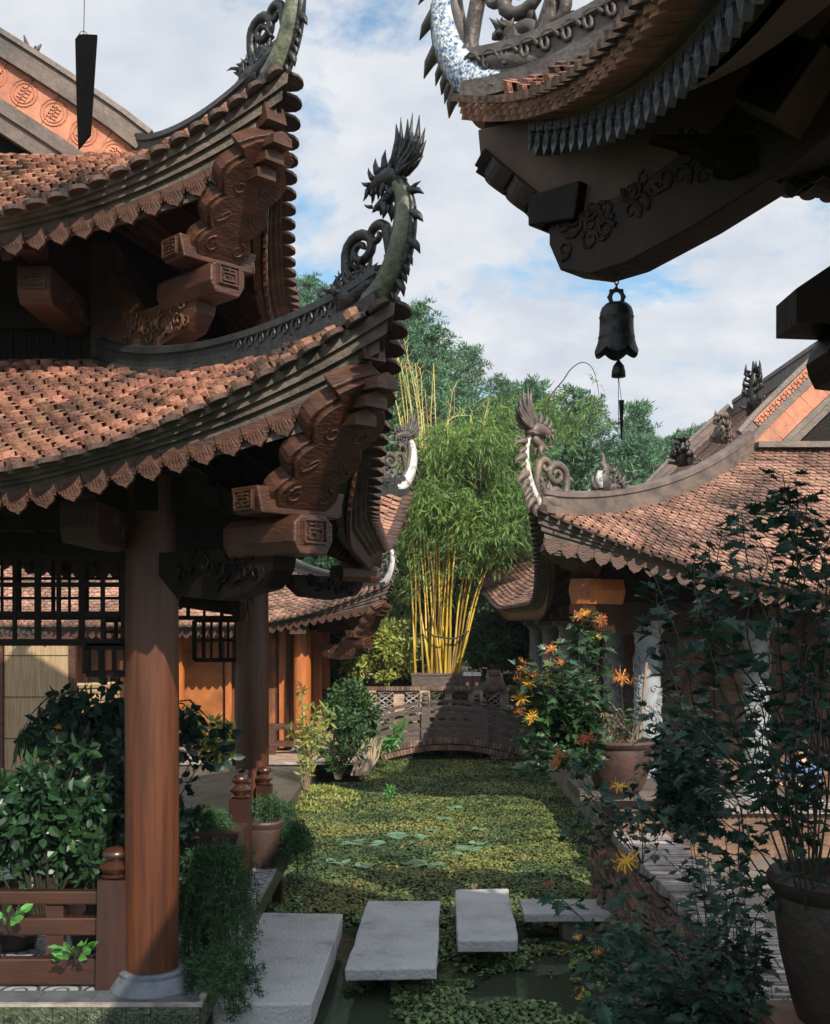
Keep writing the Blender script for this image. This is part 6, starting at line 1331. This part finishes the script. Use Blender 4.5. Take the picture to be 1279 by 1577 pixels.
t, P_ = person('person in a black jacket with a red scarf seated behind the foliage', 3.78, 14.2, .84, R(250), 'cloth_black', 'cloth_black'); m = MB(); m.tube([P_(.02+.10*math.cos(a), .10*math.sin(a), .55+.01*math.sin(3*a)) for a in [j*PI/8 for j in range(17)]], .035, 8); m.tube([P_(.12, .02, .54), P_(.16, .03, .42), P_(.165, .05, .3)], [.04, .045, .04], 8); m.build('scarf', 'cloth_red', t, smooth=True)
person('person in a light blue top reaching forward beside the clay pot', 3.02, 14.0, .78, R(-20), 'cloth_blue', 'cloth_black', lean=.12, arm=(.42, .14, .34))
person('person in dark blue seated farthest to the right behind the leaves', 5.0, 14.3, .84, R(230), 'cloth_blue', 'cloth_black')
for x, lb in ((3.0, 'plain wooden stool under the person in light blue'), (3.78, 'plain wooden stool under the person in black'), (5.0, 'plain wooden stool under the person in dark blue')):
    t = thing('stool', (x, 14.15, .42), lb, 'stool', 'stools on the right terrace'); MB().box((x, 14.15, .80), (.4, .4, .06)).build('seat', 'wood', t)
    for a, b in ((-1, -1), (1, -1), (1, 1), (-1, 1)): MB().box((x+a*.16, 14.15+b*.16, .595), (.045, .045, .35)).build('leg', 'wood', t)

def split_parts(names):
    for o in [o for o in bpy.data.objects if o.type == 'MESH' and o.name.split('.')[0] in names and not o.children]:
        me = o.data; n = len(me.vertices); par = list(range(n))
        def find(a):
            while par[a] != a: par[a] = par[par[a]]; a = par[a]
            return a
        for p in me.polygons:
            vs = list(p.vertices); r0 = find(vs[0])
            for v in vs[1:]: par[find(v)] = r0
        groups = {}
        for p in me.polygons: groups.setdefault(find(p.vertices[0]), []).append(list(p.vertices))
        if not 1 < len(groups) <= 40: continue
        co = [tuple(v.co) for v in me.vertices]; nm = o.name.split('.')[0]; parent = o.parent; mt = me.materials[0]; smooth = me.polygons[0].use_smooth
        for fs in groups.values():
            ids = sorted({i for f in fs for i in f}); mp = {a: b for b, a in enumerate(ids)}; m2 = bpy.data.meshes.new(nm); m2.from_pydata([co[i] for i in ids], [], [[mp[i] for i in f] for f in fs]); m2.materials.append(mt)
            if smooth: m2.polygons.foreach_set('use_smooth', [True]*len(m2.polygons))
            c = bpy.data.objects.new(nm, m2); C.objects.link(c); c.parent = parent
        bpy.data.objects.remove(o)
split_parts({'gable_wall', 'carved_frieze', 'strut', 'beam_end', 'tie_beam', 'eave_beam', 'beam_block', 'rafter_end', 'deck_pier', 'wall_batten', 'side_wall', 'edge_strip', 'plinth_coping', 'hall_plinth', 'brick_wall', 'chain', 'nose_block', 'eyes', 'flower_buds', 'arch_core'})
# ------------------------------------------------------------------ haze
hz = MB().box((0, 60, 25.5), (260, 150, 54)).build('haze', 'iron'); hm_ = bpy.data.materials.new('haze'); hm_.use_nodes = True; nt = hm_.node_tree; nt.nodes.clear()
pv = nt.nodes.new('ShaderNodeVolumePrincipled'); pv.inputs['Color'].default_value = (.80, .90, .96, 1); pv.inputs['Density'].default_value = .0004; mo = nt.nodes.new('ShaderNodeOutputMaterial'); nt.links.new(pv.outputs[0], mo.inputs['Volume'])
hz.data.materials.clear(); hz.data.materials.append(hm_); tag(hz, kind='stuff')
